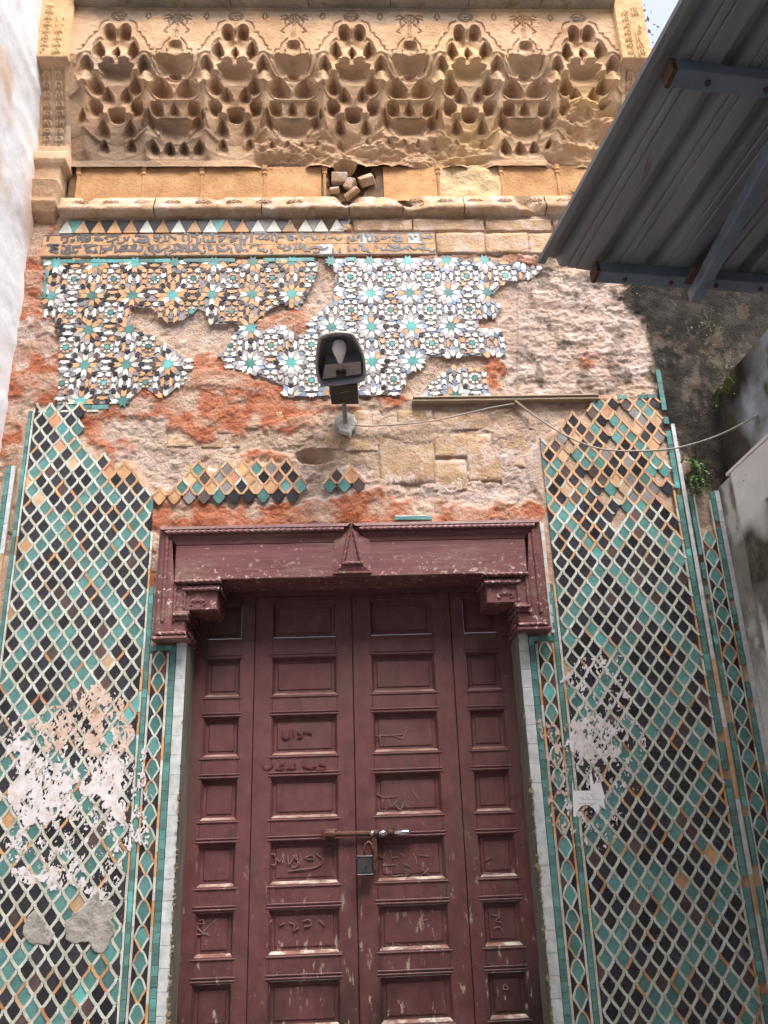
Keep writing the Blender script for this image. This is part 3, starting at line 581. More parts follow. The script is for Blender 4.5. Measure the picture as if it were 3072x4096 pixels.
class Pieces:
    """collect tile pieces of one kind; the 300 nearest the viewer become objects, the rest one 'stuff' part"""
    def __init__(s, name, plural): s.name = name; s.plural = plural; s.items = []
    def add(s, key, poly, x, z, m, y=0., th=.009, big=1.0):
        tilt = (random.gauss(0, .012), 0, random.gauss(0, .012)); dy = random.gauss(0, .0004)
        s.items.append((key, poly, x, y + dy, z, m, th, tilt, big))
    def build(s, parent):
        s.items.sort(key=lambda t: ((t[2] - CAM[0]) ** 2 + CAM[1] ** 2 + (t[4] - CAM[2]) ** 2) / t[8] + (50 if t[4] < .82 else 0)); cache = {}
        for key, poly, x, y, z, m, th, tilt, big in s.items[:300]:
            kk = (key, m)
            if kk not in cache: cache[kk] = MB().prism(poly, 0, th, back=False).mesh(s.name, m)
            o = link(s.name, cache[kk], parent, (x, y, z)); o.rotation_euler = tilt
        rest = s.items[300:]
        if rest:
            ms = sorted({t[5] for t in rest}); mb = MB()
            for key, poly, x, y, z, m, th, tilt, big in rest:
                b = MB().prism(poly, 0, th, back=False)
                mb.add([(px + x, py + y + tilt[0] * pz + tilt[2] * px, pz + z) for px, py, pz in b.v], b.f, ms.index(m))
            link(s.plural, mb.mesh(s.plural, ms), parent)['kind'] = 'stuff'
lat_t = Pieces('lattice_tile', 'lattice_tiles'); lat_s = Pieces('lattice_strip', 'lattice_strips')
AX, AZ = -1.294, 2.839
def lattice(xl, xr, z0, z1, polys, side, avoid=()):
    for a in range(-90, 90):
        for b in range(-90, 90):
            x = AX + (a - b) * HX; z = AZ - (a + b) * HZ
            if side > 0: x = -x
            if x < xl - HX or x > xr + HX or z < z0 - HZ or z > z1 + HZ: continue
            dx, dy = proj(x, 0., z); j = 6
            def inside(px, py): return any(inpoly(np.array(px), np.array(py), POLY[k]) for k in polys) and not any(inpoly(np.array(px), np.array(py), POLY[k]) for k in avoid)
            if not inside(dx, dy): continue
            high = z > 2.9; vhigh = z > 3.12; mid_frag = 'm' in polys
            teal = (a % 5 == 0) or (b % 5 == 0)
            rnd = random.random()
            if side > 0 and (vhigh or (z > 2.88 and x > 1.0)) and rnd < .16: continue
            if mid_frag: m = random.choice(['glaze_grey', 'glaze_brown', 'glaze_black', 'glaze_grey', 'glaze_teal', 'glaze_ochre']) if rnd > .1 else 'bare_clay'
            elif teal: m = 'glaze_teal' if rnd < .86 else random.choice(['glaze_black', 'glaze_turquoise', 'glaze_teal', 'glaze_brown'])
            else: m = 'glaze_black' if rnd < .80 else random.choice(['glaze_brown', 'glaze_black', 'glaze_teal', 'glaze_brown', 'glaze_black'])
            if random.random() < (.08 if high else .014): m = random.choice(['glaze_ochre', 'glaze_orange', 'bare_clay'])
            if side > 0 and high and random.random() < .4: m = random.choice(['glaze_grey', 'glaze_grey', 'glaze_brown', 'glaze_grey', 'glaze_teal', 'bare_clay'])
            cell = [(px * .985, pz * .985) for px, pz in CELL]; key = 'c'
            ck = None
            if x - HX < xl: cell = clip(cell, xl - x, False); ck = 'l%.3f' % (xl - x)
            if x + HX > xr: cell = clip(cell, xr - x, True); ck = 'r%.3f' % (xr - x)
            if len(cell) > 3 and max(p[0] for p in cell) - min(p[0] for p in cell) > .008: lat_t.add(ck or key, cell, x, z, m, -.0004)
            for key2, sp, sx in (('sr', S_R, 1), ('sl', S_L, -1)):
                ex = x + sx * HX * .6
                if ex < xl - .002 or ex > xr + .002: continue
                pz_ = z; q = random.random()
                pc = .065 + (.25 if (z > 2.6 and side > 0) else 0) + (.10 if z > 2.85 else 0)
                if z < 1.75: pc = .13
                if mid_frag or (side < 0 and x > -1.1 and z > 2.98): pc = .93
                if side > 0 and z > 2.85: pc = .9
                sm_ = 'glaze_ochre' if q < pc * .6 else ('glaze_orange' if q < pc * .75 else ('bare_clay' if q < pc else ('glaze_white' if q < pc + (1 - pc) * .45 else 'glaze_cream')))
                lat_s.add(key2, sp, x, z, sm_, -.0030, .008)
lattice(-1.462, -.887, .62, 3.402, ['l'], -1)
lattice(.892, 1.482, .62, 3.405, ['r'], 1, ['scar'])
lattice(-1.0, .3, 2.85, 3.2, ['m', 'm2'], -1)
lat_t.build(wall); lat_s.build(wall)

# ---- border strips ---------------------------------------------------------------------------
bor = Pieces('border_tile', 'border_tiles'); whi = Pieces('white_tile', 'white_tiles'); edg = Pieces('edging_strip', 'edging_strips'); cha = Pieces('chain_tile', 'chain_tiles'); chs = Pieces('chain_strip', 'chain_strips')
def rect(w, h): return [(-w / 2, -h / 2), (w / 2, -h / 2), (w / 2, h / 2), (-w / 2, h / 2)]
def column(pc, x0, x1, z0, z1, pitch, mats_, gap=.0012, miss=0., jit=0.):
    z = z0; n = max(1, round((z1 - z0) / pitch)); p = (z1 - z0) / n
    for k in range(n):
        if random.random() < miss: continue
        m = random.choices([a for a, _ in mats_], [b for _, b in mats_])[0]
        pc.add('%.4f_%.4f' % (x1 - x0, p), rect(x1 - x0 - gap, p - gap), (x0 + x1) / 2, z0 + (k + .5) * p, m)
TE = [('glaze_teal', 9), ('glaze_turquoise', .6)]
WH = [('glaze_cream', 6), ('glaze_white', 4), ('bare_clay', .6)]
EDm = [('glaze_cream', 6), ('glaze_white', 3), ('glaze_ochre', 2)]
Z0 = .62
for s in (-1, 1):
    def col(pc, a, b, *r, **k): column(pc, *((a, b) if s > 0 else (-b, -a)), *r, **k)
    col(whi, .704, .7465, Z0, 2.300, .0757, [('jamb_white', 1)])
    col(bor, .7485, .7725, Z0, 2.285, .0365, TE)
    col(edg, .775, .786, Z0, 2.255, .086, [('glaze_cream', 5), ('glaze_ochre', 4), ('glaze_white', 3)])
    col(edg, .846, .856, Z0, 2.255, .086, [('glaze_cream', 5), ('glaze_ochre', 4), ('glaze_white', 3)])
    col(bor, .858, .877, Z0, 2.52 if s > 0 else 2.545, .0365, TE)
    col(edg, .879, .8905, Z0, 2.80 if s < 0 else 2.52, .087, EDm)
    col(edg, 1.464 if s < 0 else 1.483, 1.474 if s < 0 else 1.494, Z0, 3.40 if s < 0 else 2.95, .087, EDm if s < 0 else [('glaze_cream', 6), ('glaze_ochre', 5)])
    col(bor, 1.476 if s < 0 else 1.496, 1.492 if s < 0 else 1.520, Z0, 3.41 if s < 0 else 3.62, .0365, TE, miss=0 if s < 0 else .12)
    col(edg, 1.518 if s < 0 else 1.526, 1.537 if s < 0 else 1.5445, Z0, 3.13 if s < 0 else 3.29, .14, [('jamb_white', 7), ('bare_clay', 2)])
    col(bor, 1.538 if s < 0 else 1.5525, 1.560 if s < 0 else 1.5705, Z0, 3.13 if s < 0 else 2.93, .0365, TE, miss=0 if s < 0 else .22)
    if s > 0:
        col(edg, 1.572, 1.580, Z0, 2.92, .086, EDm); col(edg, 1.643, 1.651, Z0, 2.90, .086, EDm)
        col(bor, 1.653, 1.673, Z0, 2.94, .0365, TE, miss=.12); col(edg, 1.676, 1.6985, Z0, 2.945, .15, [('jamb_white', 1)])
# horizontal teal links above the chain columns and over the panels
for s in (-1, 1):
    for k in range(3):
        x = s * (.783 + k * .0295); bor.add('h%d' % 1, rect(.0285, .022), x, 2.277, 'glaze_teal')
for k in range(3): bor.add('hl', rect(.078, .022), -1.325 + k * .08, 3.424, 'glaze_teal')
for k in range(5): edg.add('hw', rect(.058, .010), -1.44 + k * .06, 3.405, 'glaze_white')
for k in range(4): bor.add('hd', rect(.042, .014), .215 + k * .0425, 2.838 - .0005 * k, 'glaze_teal', -.002); 
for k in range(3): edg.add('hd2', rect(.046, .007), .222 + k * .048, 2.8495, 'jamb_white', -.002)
xk = -1.478                                                      # teal line over the star mosaic, broken
for a, b in [(93, 368), (396, 508), (568, 594), (595, 680), (747, 770)]:
    xa, xb = D2(a, 561)[0], D2(b, 561)[0]; n = max(1, round((xb - xa) / .075))
    for k in range(n):
        w = (xb - xa) / n; bor.add('t%.4f' % w, rect(w - .002, .021), xa + (k + .5) * w, 4.249, random.choice(['glaze_teal', 'glaze_teal', 'glaze_turquoise']), -.001)
column(bor, -1.500, -1.482, 4.03, 4.236, .034, TE)
for k in range(8):                                               # short teal and red bits at the right end of the moulding
    x = 1.12 + k * .048
    if k not in (3, 5): bor.add('mt', rect(.044, .020), x, 3.437 + random.uniform(-.003, .003), random.choice(['glaze_teal', 'glaze_teal', 'glaze_orange', 'bare_clay']), -.004)
# white tile column beside the frame on the right
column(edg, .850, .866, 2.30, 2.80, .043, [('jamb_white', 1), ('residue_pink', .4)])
# chain columns
def chain(cx, hw, z0, z1, per=.0862, bad=0.):
    n = int((z1 - z0) / per)
    A = [(0, per / 2), (hw * .30, per * .44), (hw * .55, per * .32), (hw * .78, per * .12), (hw * .92, 0), (hw * .72, -per * .10), (hw * .45, -per * .24), (hw * .25, -per * .38), (0, -per / 2)]
    eye = A + [(-x, z) for x, z in A[1:-1]][::-1]; eye = [(x * .93, z * .93) for x, z in eye]
    tri = [(hw * .97, per * .38), (hw * .97, -per * .38), (hw * .62, -per * .20), (hw * .30, -.02 * per), (hw * .66, per * .22)]
    sp = strip_poly([(x, z) for x, z in A[:5]], .0072); sp2 = strip_poly([(x, z) for x, z in A[4:]], .0072)
    for k in range(n):
        z = z1 - (k + .5) * per
        if random.random() < bad and z > 2.4: continue
        cha.add('e%.4f' % hw, eye, cx, z, random.choice(['glaze_teal'] * 6 + ['glaze_turquoise']), .0006)
        for s in (-1, 1):
            cha.add('t%.4f%d' % (hw, s), [(s * x, zz) for x, zz in tri], cx, z - per / 2, 'glaze_black' if random.random() < .85 else 'glaze_brown', .0006)
            chs.add('a%.4f%d' % (hw, s), [(s * x, zz) for x, zz in sp], cx, z, random.choice(['glaze_white', 'glaze_cream', 'glaze_cream', 'glaze_white', 'glaze_orange']), -.001, .006)
            chs.add('b%.4f%d' % (hw, s), [(s * x, zz) for x, zz in sp2], cx, z, random.choice(['glaze_white', 'glaze_cream', 'glaze_cream', 'glaze_white', 'glaze_ochre']), -.001, .006)
chain(-.816, .0295, Z0, 2.262); chain(.816, .0295, Z0, 2.262); chain(1.6115, .0315, Z0, 2.92, bad=.35)
for p in (bor, whi, edg, cha, chs): p.build(wall)

# ---- star mosaic -----------------------------------------------------------------------------
PER = .1965; SAX, SAZ = .314, 4.043
def rot(poly, deg): c, s = math.cos(math.radians(deg)), math.sin(math.radians(deg)); return [(x * c - z * s, x * s + z * c) for x, z in poly]
star = Pieces('star_tile', 'star_tiles'); petal = Pieces('petal_tile', 'petal_tiles'); fill = Pieces('dark_tile', 'dark_tiles'); pale = Pieces('pale_tile', 'pale_tiles')
big8 = [((.176 if k % 2 else .098) * math.cos(math.radians(22.5 * k)), (.176 if k % 2 else .098) * math.sin(math.radians(22.5 * k))) for k in range(16)]
sml8 = [((.082 if k % 2 == 0 else .055) * math.cos(math.radians(22.5 * k)), (.082 if k % 2 == 0 else .055) * math.sin(math.radians(22.5 * k))) for k in range(16)]
PET = [(.105, 0), (.168, .063), (.318, .063), (.266, 0), (.318, -.063), (.168, -.063)]
rr = rot([(.323, -.066)], 45)[0]
KITE = [(.187 * math.cos(math.radians(22.5)), .187 * math.sin(math.radians(22.5))), (.326, .070), (.37, .153), rr]
HEX = [(.276, 0), (.328, .062), (.385, .062), (.434, 0), (.385, -.062), (.328, -.062)]
HEX45 = [(.276, 0), (.328, .060), (.372, .055), (.418, 0), (.372, -.055), (.328, -.060)]
CRO = [(-.138, .072), (-.095, .138), (.095, .138), (.138, .072), (.062, .074), (.046, .034), (0, .056), (-.046, .034), (-.062, .074)]
LOZ = [(-.105, .185), (0, .212), (.105, .185), (0, .152)]
ARR = [(.012, 0), (.062, .056), (.178, .056), (.130, 0), (.178, -.056), (.062, -.056)]
RND = [(.036 * math.cos(t), .034 * math.sin(t)) for t in np.linspace(0, 2 * math.pi, 9)[:-1]]
def sc_(poly, f=.985):
    cx = sum(p[0] for p in poly) / len(poly); cz = sum(p[1] for p in poly) / len(poly); return [((cx + (x - cx) * f) * PER, (cz + (z - cz) * f) * PER) for x, z in poly]
def put(pc, key, poly, ox, oz, m, th=.010):
    q = sc_(poly); cx = sum(p[0] for p in q) / len(q); cz = sum(p[1] for p in q) / len(q); x, z = ox + cx, oz + cz
    u, v = proj(x, 0., z); u = np.array(u); v = np.array(v)
    w = next((k for k in ('s1', 's2', 's3') if inpoly(u, v, POLY[k])), None)
    if w is None: return
    if callable(m): m = m(w, float(u), float(v))
    if m is None: return
    pc.add(key, [(a - cx, b - cz) for a, b in q], x, z, m, 0., th, abs(sum(q[i][0] * q[(i + 1) % len(q)][1] - q[(i + 1) % len(q)][0] * q[i][1] for i in range(len(q)))) * 3000 + .3)
def zone(w, u, v): return 'pale' if w != 's1' else ('clay' if (u > 165 and v < 712) else 'mixed')
def m_light(w, u, v):
    z = zone(w, u, v); r = random.random()
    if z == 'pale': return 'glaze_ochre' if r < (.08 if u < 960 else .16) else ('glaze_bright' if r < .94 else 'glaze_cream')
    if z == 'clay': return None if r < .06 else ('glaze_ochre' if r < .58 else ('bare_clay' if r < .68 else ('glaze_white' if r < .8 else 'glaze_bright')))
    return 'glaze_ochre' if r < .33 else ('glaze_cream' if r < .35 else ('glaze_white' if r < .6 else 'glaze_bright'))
def m_dark(w, u, v):
    z = zone(w, u, v)
    if z == 'pale': return random.choice(['glaze_blue', 'glaze_black', 'glaze_mauve', 'glaze_grey', 'glaze_blue', 'glaze_mauve'] if u > 640 else ['glaze_black', 'glaze_mauve', 'glaze_black'])
    if z == 'clay': return random.choice(['glaze_black', 'glaze_brown', 'glaze_grey', 'glaze_ochre', 'glaze_black'])
    return random.choice(['glaze_black', 'glaze_black', 'glaze_brown', 'glaze_mauve'])
def m_kite(w, u, v):
    z = zone(w, u, v)
    return random.choice(['glaze_mauve', 'glaze_mauve', 'glaze_blue', 'glaze_brown'] if z == 'pale' else (['glaze_brown', 'glaze_black', 'glaze_grey', 'glaze_ochre'] if z == 'clay' else ['glaze_brown', 'glaze_black', 'glaze_mauve']))
def m_teal(w, u, v): return random.choice(['glaze_turquoise', 'glaze_teal']) if zone(w, u, v) == 'pale' else random.choice(['glaze_teal'] * 3 + ['glaze_turquoise'])
for i in range(-10, 5):
    for j in range(-5, 3):
        ox, oz = SAX + i * PER, SAZ + j * PER
        put(star, 'b8', big8, ox, oz, m_teal)
        for k in range(8):
            put(petal, 'p%d' % k, rot(PET, 45 * k), ox, oz, m_light); put(fill, 'k%d' % k, rot(KITE, 45 * k), ox, oz, m_kite)
            put(fill, 'h%d' % k, rot(HEX if k % 2 == 0 else HEX45, 45 * k), ox, oz, m_dark)
        for d in (0, 180): put(pale, 'ch%d' % d, [(x + .5, z) for x, z in rot(CRO, d)], ox, oz, m_light); put(fill, 'lh%d' % d, [(x + .5, z) for x, z in rot(LOZ, d)], ox, oz, m_kite)
        for d in (90, 270): put(pale, 'cv%d' % d, [(x, z + .5) for x, z in rot(CRO, d)], ox, oz, m_light); put(fill, 'lv%d' % d, [(x, z + .5) for x, z in rot(LOZ, d)], ox, oz, m_kite)
        cx, cz = ox + .5 * PER, oz + .5 * PER
        put(star, 's8', sml8, cx, cz, m_teal)
        for k in range(8):
            a = math.radians(22.5 + 45 * k); put(pale, 'r%d' % k, [(x + .117 * math.cos(a), z + .117 * math.sin(a)) for x, z in RND], cx, cz, m_light)
        for k in range(4):
            for s in (0, 180): put(petal, 'a%d%d' % (k, s), rot([(x, z - .237) for x, z in rot(ARR, s)], 90 * k), cx, cz, m_light)
for p in (star, petal, fill, pale): p.build(wall)
# mortar bed of the star mosaic, a hair behind the pieces
m = MB()
for k in ('s1', 's2', 's3'):
    P = [D2(*p) for p in POLY[k]]; m.prism([(x, z) for x, z in P], .0055, .012)
m.build('mosaic_bed', 'grout_slate', wall)

# ---- triangle band and inscription -------------------------------------------------------------
tri = Pieces('triangle_tile', 'triangle_tiles')
x = -1.452; k = 0; lights = ['glaze_white', 'bare_clay', 'glaze_ochre', 'glaze_ochre', 'glaze_ochre', 'glaze_white', 'glaze_ochre', 'glaze_white', 'bare_clay', 'glaze_white', 'glaze_ochre', 'glaze_ochre', 'glaze_white', 'glaze_cream', 'bare_clay', 'glaze_cream', 'glaze_cream', 'glaze_white', 'glaze_white']
hh = .080
def stepped(w, h, up):
    L = []; n = 5
    for i in range(n + 1):
        t = i / n; L.append((w / 2 * (1 - t) + .002, h * t - h / 2))
        if i < n: L.append((w / 2 * (1 - t) - w / n * .15, h * (t + .75 / n) - h / 2)); 
    P = L + [(-a, b) for a, b in L[::-1]]
    return P if up else [(a, -b) for a, b in P]
pit = .0812
for i in range(19):
    xc = -1.425 + i * pit
    if xc > -.03: break
    tri.add('u', stepped(pit * .86, hh * .93, True), xc, 4.4615, lights[i % len(lights)], -.0005)
    m_ = 'glaze_turquoise' if i in (0, 9) else ('glaze_black' if random.random() > .1 else 'glaze_grey')
    if i not in (14, 16): tri.add('d', stepped(pit * .80, hh * .93, False), xc + pit / 2, 4.4635, m_, 0.)
tri.build(wall)
pl = [(92, 137), (137, 160), (160, 200), (200, 233), (233, 262), (262, 300), (300, 330), (330, 365), (365, 380), (380, 415), (415, 450), (450, 492), (492, 520), (520, 566), (566, 600), (600, 640), (640, 690), (690, 720), (720, 752), (752, 776), (776, 806), (806, 842), (842, 882), (882, 912), (912, 940)]
for i, (a, b) in enumerate(pl):
    for r, (za, zb) in enumerate(((4.345, 4.412), (4.276, 4.343))):
        if (i == 17 and r == 1) or (i in (20, 23) and r == 0): mm = 'cement_pale'
        else: mm = 'inscription_clay'
        
        xa, xb = D2(a, 525)[0], D2(b, 525)[0]
        o = MB().box(xa + .0004, xb - .0004, -.001 - random.uniform(0, .0006), .012, za, zb, bev=.0006).build('inscription_tile', mm, wall)
S1T = [[(95, 240), (85, 300)], [(240, 260), (270, 235), (300, 250), (330, 230), (380, 235)], [(245, 240), (240, 290)], [(420, 220), (425, 300)], [(465, 215), (470, 315)], [(500, 215), (500, 300)], [(500, 220), (550, 240), (545, 300)], [(600, 210), (650, 230), (640, 265), (600, 260)], [(640, 300), (660, 275), (700, 290)], [(740, 240), (800, 240), (850, 235), (870, 250)], [(735, 305), (790, 300), (850, 270), (870, 290)], [(930, 250), (960, 290), (985, 240)], [(1050, 230), (1180, 245), (1170, 280), (1090, 285)], [(1080, 300), (1160, 310), (1190, 290)], [(1260, 240), (1300, 260), (1340, 240)], [(1380, 215), (1385, 290), (1350, 295)], [(1430, 230), (1470, 260)],
       [(75, 345), (210, 345), (130, 375), (200, 395), (110, 410), (205, 440)], [(240, 350), (280, 360), (300, 390)], [(320, 340), (330, 440), (270, 440)], [(250, 440), (300, 400), (330, 350)], [(360, 380), (410, 360), (420, 380)], [(350, 430), (410, 420)], [(440, 345), (445, 380)], [(480, 350), (640, 350)], [(520, 390), (590, 430), (640, 420)], [(500, 380), (560, 360)], [(680, 350), (690, 390), (780, 380), (800, 340)], [(690, 440), (760, 400), (800, 400)], [(830, 350), (850, 410), (940, 410), (970, 380), (900, 370), (980, 340)], [(1010, 370), (1050, 340), (1060, 370), (1020, 400), (990, 420)], [(1030, 410), (1120, 410), (1130, 350)], [(1190, 380), (1240, 350), (1250, 380), (1200, 410), (1330, 410), (1440, 360)], [(1300, 340), (1310, 400)], [(1490, 330), (1495, 430)], [(1520, 350), (1590, 380), (1530, 410)], [(1600, 350), (1650, 430)]]
S2T = [[(100, 215), (150, 215), (150, 290)], [(180, 240), (245, 260), (240, 400)], [(245, 200), (250, 230)], [(320, 210), (315, 300)], [(345, 220), (370, 230)], [(410, 200), (410, 300), (350, 290)], [(470, 240), (560, 230), (540, 270)], [(590, 240), (700, 260)], [(735, 200), (720, 410), (690, 410)], [(780, 210), (800, 240), (770, 300), (770, 350)], [(850, 200), (845, 310)], [(880, 200), (1000, 200), (990, 280)], [(900, 270), (960, 220)], [(1070, 240), (1100, 210), (1130, 250), (1120, 310)], [(1130, 250), (1200, 245)], [(1240, 220), (1260, 270), (1290, 280)], [(1310, 240), (1300, 290)], [(1400, 200), (1410, 290)], [(1430, 250), (1480, 230)], [(1500, 230), (1550, 290)],
       [(20, 330), (100, 370), (10, 410)], [(150, 310), (165, 430)], [(200, 330), (230, 390), (260, 380)], [(170, 410), (280, 410)], [(320, 330), (325, 390)], [(360, 350), (400, 350), (380, 390), (430, 400)], [(470, 330), (480, 400), (560, 410), (600, 370)], [(510, 350), (560, 330)], [(650, 330), (680, 350), (690, 400), (770, 405)], [(830, 380), (880, 340), (940, 350)], [(910, 400), (960, 410)], [(1160, 340), (1170, 380), (1210, 370), (1220, 340)], [(1250, 350), (1280, 390)], [(1330, 320), (1340, 400)], [(1385, 310), (1390, 390)], [(1430, 340), (1440, 400), (1500, 410)], [(1500, 380), (1560, 370), (1640, 400)]]
S3T = [[(400, 240), (430, 290)], [(450, 230), (480, 290)], [(540, 210), (545, 300)], [(580, 220), (620, 250)], [(650, 220), (660, 290), (620, 300)], [(700, 230), (730, 270)], [(760, 250), (860, 240)], [(900, 240), (980, 250), (970, 290), (900, 290)], [(1070, 230), (1110, 280)], [(1190, 210), (1195, 290)], [(1240, 250), (1290, 260)], [(510, 340), (560, 360), (550, 400), (620, 410)], [(700, 340), (720, 380)], [(840, 330), (870, 360)], [(900, 340), (920, 380), (960, 330)], [(840, 400), (960, 400), (1080, 350)], [(1170, 330), (1240, 330), (1230, 380)], [(1180, 380), (1280, 400)]]
def smooth_path(P, n=4):
    P = [np.array(p, float) for p in P]
    if len(P) < 3: return P
    Q = []
    for i in range(len(P) - 1):
        p0, p1, p2, p3 = P[max(i - 1, 0)], P[i], P[i + 1], P[min(i + 2, len(P) - 1)]
        for k in range(n):
            t = k / n; Q.append(.5 * (2 * p1 + (p2 - p0) * t + (2 * p0 - 5 * p1 + 4 * p2 - p3) * t * t + (3 * p1 - p0 - 3 * p2 + p3) * t ** 3))
    return Q + [P[-1]]
m = MB()
for S, off, lim in ((S1T, 160, 9e9), (S2T, 700, 9e9), (S3T, 1250, 9e9)):
    for st in S:
        m.ribbon([D2((off + x / 2.765) / K, (860 + (y * .93 + 14) / 2.765) / K) for x, y in smooth_path(st)], .0125 * random.uniform(.8, 1.2), -.0032 - random.uniform(0, .0006), .004)
SQ = [[(-.5, .3), (-.2, -.2), (.2, -.25), (.5, .2)], [(0, .5), (.02, -.4), (.35, -.45)], [(-.4, .1), (0, .35), (.3, .1), (0, -.1), (-.4, -.35)], [(-.3, .4), (-.3, -.4)], [(-.5, -.3), (0, -.4), (.5, -.15)], [(-.25, .2), (.05, .3), (.15, .05), (-.1, 0)], [(.3, .45), (.28, -.2), (-.3, -.35)]]
for zc in (4.378, 4.310):
    x_ = -1.44
    while x_ < D2(930, 525)[0]:
        q_ = random.choice(SQ); w_ = random.uniform(.022, .040); h_ = random.uniform(.022, .040); ox_, oz_ = x_ + w_ / 2, zc + random.uniform(-.012, .012)
        if random.random() < .8: m.ribbon([(ox_ + a * w_, oz_ + b * h_) for a, b in smooth_path(q_)], .0085 * random.uniform(.7, 1.2), -.0034 - random.uniform(0, .0008), .004)
        x_ += w_ * random.uniform(.8, 1.4)
for za in (4.408, 4.280):
    for i, (a, b) in enumerate(pl):
        if random.random() < .85: m.ribbon([(D2(a, 525)[0] + .002, za), (D2(b, 525)[0] - .002, za)], .005, -.0026, .004)
m.build('lettering', 'glaze_ink', wall)

# ---- cement patches, paint residue on the tiles, rough jambs ---------------------------------------
def patch(name, pts, m_, yf=-.003, parent=wall, amp=.004):
    P = [D2(*p) for p in pts]; xa = min(p[0] for p in P); xb = max(p[0] for p in P); za = min(p[1] for p in P); zb = max(p[1] for p in P)
    X, Z = np.meshgrid(np.arange(xa - .01, xb + .01, .004), np.arange(za - .01, zb + .01, .004))
    wx = X + (fbm(X * 40, Z * 40, 3, 1) - .5) * .02; wz = Z + (fbm(X * 40, Z * 40, 3, 2) - .5) * .02; ins = inpoly(wx, wz, P)
    Y = np.where(ins, yf - amp * fbm(X * 30, Z * 30, 4, 3), .008); kp = ins[:-1, :-1] | ins[1:, :-1] | ins[:-1, 1:] | ins[1:, 1:]
    return link(name, grid_mesh(name, X, Y, Z, m_, kp), parent)
patch('cement_patch', [(55, 1990), (75, 1960), (95, 1990), (118, 2015), (112, 2040), (70, 2042), (48, 2020)], 'cement_grey')
patch('cement_patch', [(140, 1990), (190, 1948), (212, 1920), (225, 1950), (240, 1942), (255, 1960), (240, 1985), (250, 2020), (225, 2060), (205, 2055), (190, 2035), (165, 2040), (140, 2030)], 'cement_grey')
patch('cement_patch', [(727, 900), (745, 893), (768, 900), (770, 925), (755, 940), (735, 935), (722, 918)], 'cement_pale', -.004, amp=.012)
patch('cement_patch', [(280, 1190), (282, 1191), (284, 1193), (281, 1195)], 'cement_pale')
def residue(pts, m_, dens, seed, yf=-.0042):
    P = [D2(*p) for p in pts]; xa = min(p[0] for p in P) - .03; xb = max(p[0] for p in P) + .03; za = min(p[1] for p in P) - .03; zb = max(p[1] for p in P) + .03
    X, Z = np.meshgrid(np.arange(xa, xb, .0026), np.arange(za, zb, .0026)); wx = X + (fbm(X * 14, Z * 14, 3, 1) - .5) * .14; wz = Z + (fbm(X * 14, Z * 14, 3, 2) - .5) * .14
    n = .55 * fbm(X * 60 + seed, Z * 34, 4, seed) + .45 * fbm(X * 190, Z * 110 + seed, 3, seed + 1); e_ = blur(inpoly(wx, wz, P).astype(float), 22); on = n < dens * np.clip(e_ * 1.5, 0, 1.06)
    Y = np.where(on, yf - .0008 * n, yf + .001); kp = on[:-1, :-1] & on[1:, 1:]
    o = link('paint_residue', grid_mesh('paint_residue', X, Y, Z, m_, kp), wall); o['kind'] = 'stuff'; return o
residue([(40, 1610), (70, 1590), (140, 1640), (170, 1690), (150, 1760), (60, 1790), (20, 1720)], 'residue_pale', .57, 1)
residue([(185, 1680), (270, 1640), (278, 1745), (255, 1760), (215, 1720)], 'residue_pale', .62, 2)
residue([(165, 1495), (285, 1490), (285, 1640), (200, 1640), (130, 1620), (50, 1560)], 'residue_pink', .50, 3)
residue([(20, 1540), (270, 1560), (270, 1920), (20, 1925)], 'residue_pale', .42, 4, -.0036)
residue([(20, 1880), (260, 1900), (262, 1925), (20, 1925)], 'residue_pale', .52, 5, -.0036)
residue([(255, 1620), (320, 1600), (310, 1850), (250, 1850)], 'residue_pale', .44, 6, -.0036)
residue([(1225, 1570), (1300, 1545), (1345, 1580), (1330, 1640), (1235, 1650)], 'residue_pale', .54, 7)
residue([(1215, 1420), (1330, 1430), (1400, 1600), (1330, 1850), (1230, 1850)], 'residue_pale', .415, 2, -.0036)
residue([(1165, 1560), (1225, 1560), (1240, 1800), (1180, 1800)], 'residue_pink', .43, 4, -.0036)
# timber edge of the doorway and its crumbling mortar
for s in (-1, 1):
    zz = np.linspace(.05, 2.31, 120); prof = [(.7045, -.002), (.7035, .02), (.702, .045), (.703, .08), (.7035, .20)]
    Xj = np.array([[s * (p[0] - .004 * fbm(z * 20, p[1] * 60 + s, 3, 1) ) for z in zz] for p in prof]); Yj = np.array([[p[1]] * len(zz) for p in prof]); Zj = np.tile(zz, (len(prof), 1))
    link('jamb_board', grid_mesh('jamb_board', Xj, Yj, Zj, 'raw_wood'), wall)
    mb = MB()
    for k in range(90):
        z = random.uniform(.7, 1.72) if k < 85 else random.uniform(1.6, 2.0); r = random.uniform(.002, .0055) * (1 if random.random() < .93 else 2.4); x = s * (.703 + random.uniform(-.003, .004))
        P = [(x + r * random.uniform(.5, 1.1) * math.cos(t), z + r * random.uniform(.6, 1.5) * math.sin(t)) for t in np.linspace(0, 6.283, 8)[:-1]]; mb.prism(P, -.003 - random.uniform(0, .003), .02)
    mb.build('jamb_mortar', 'rough_mortar', wall)

DY = .16                                                        # the door leaves stand this far back
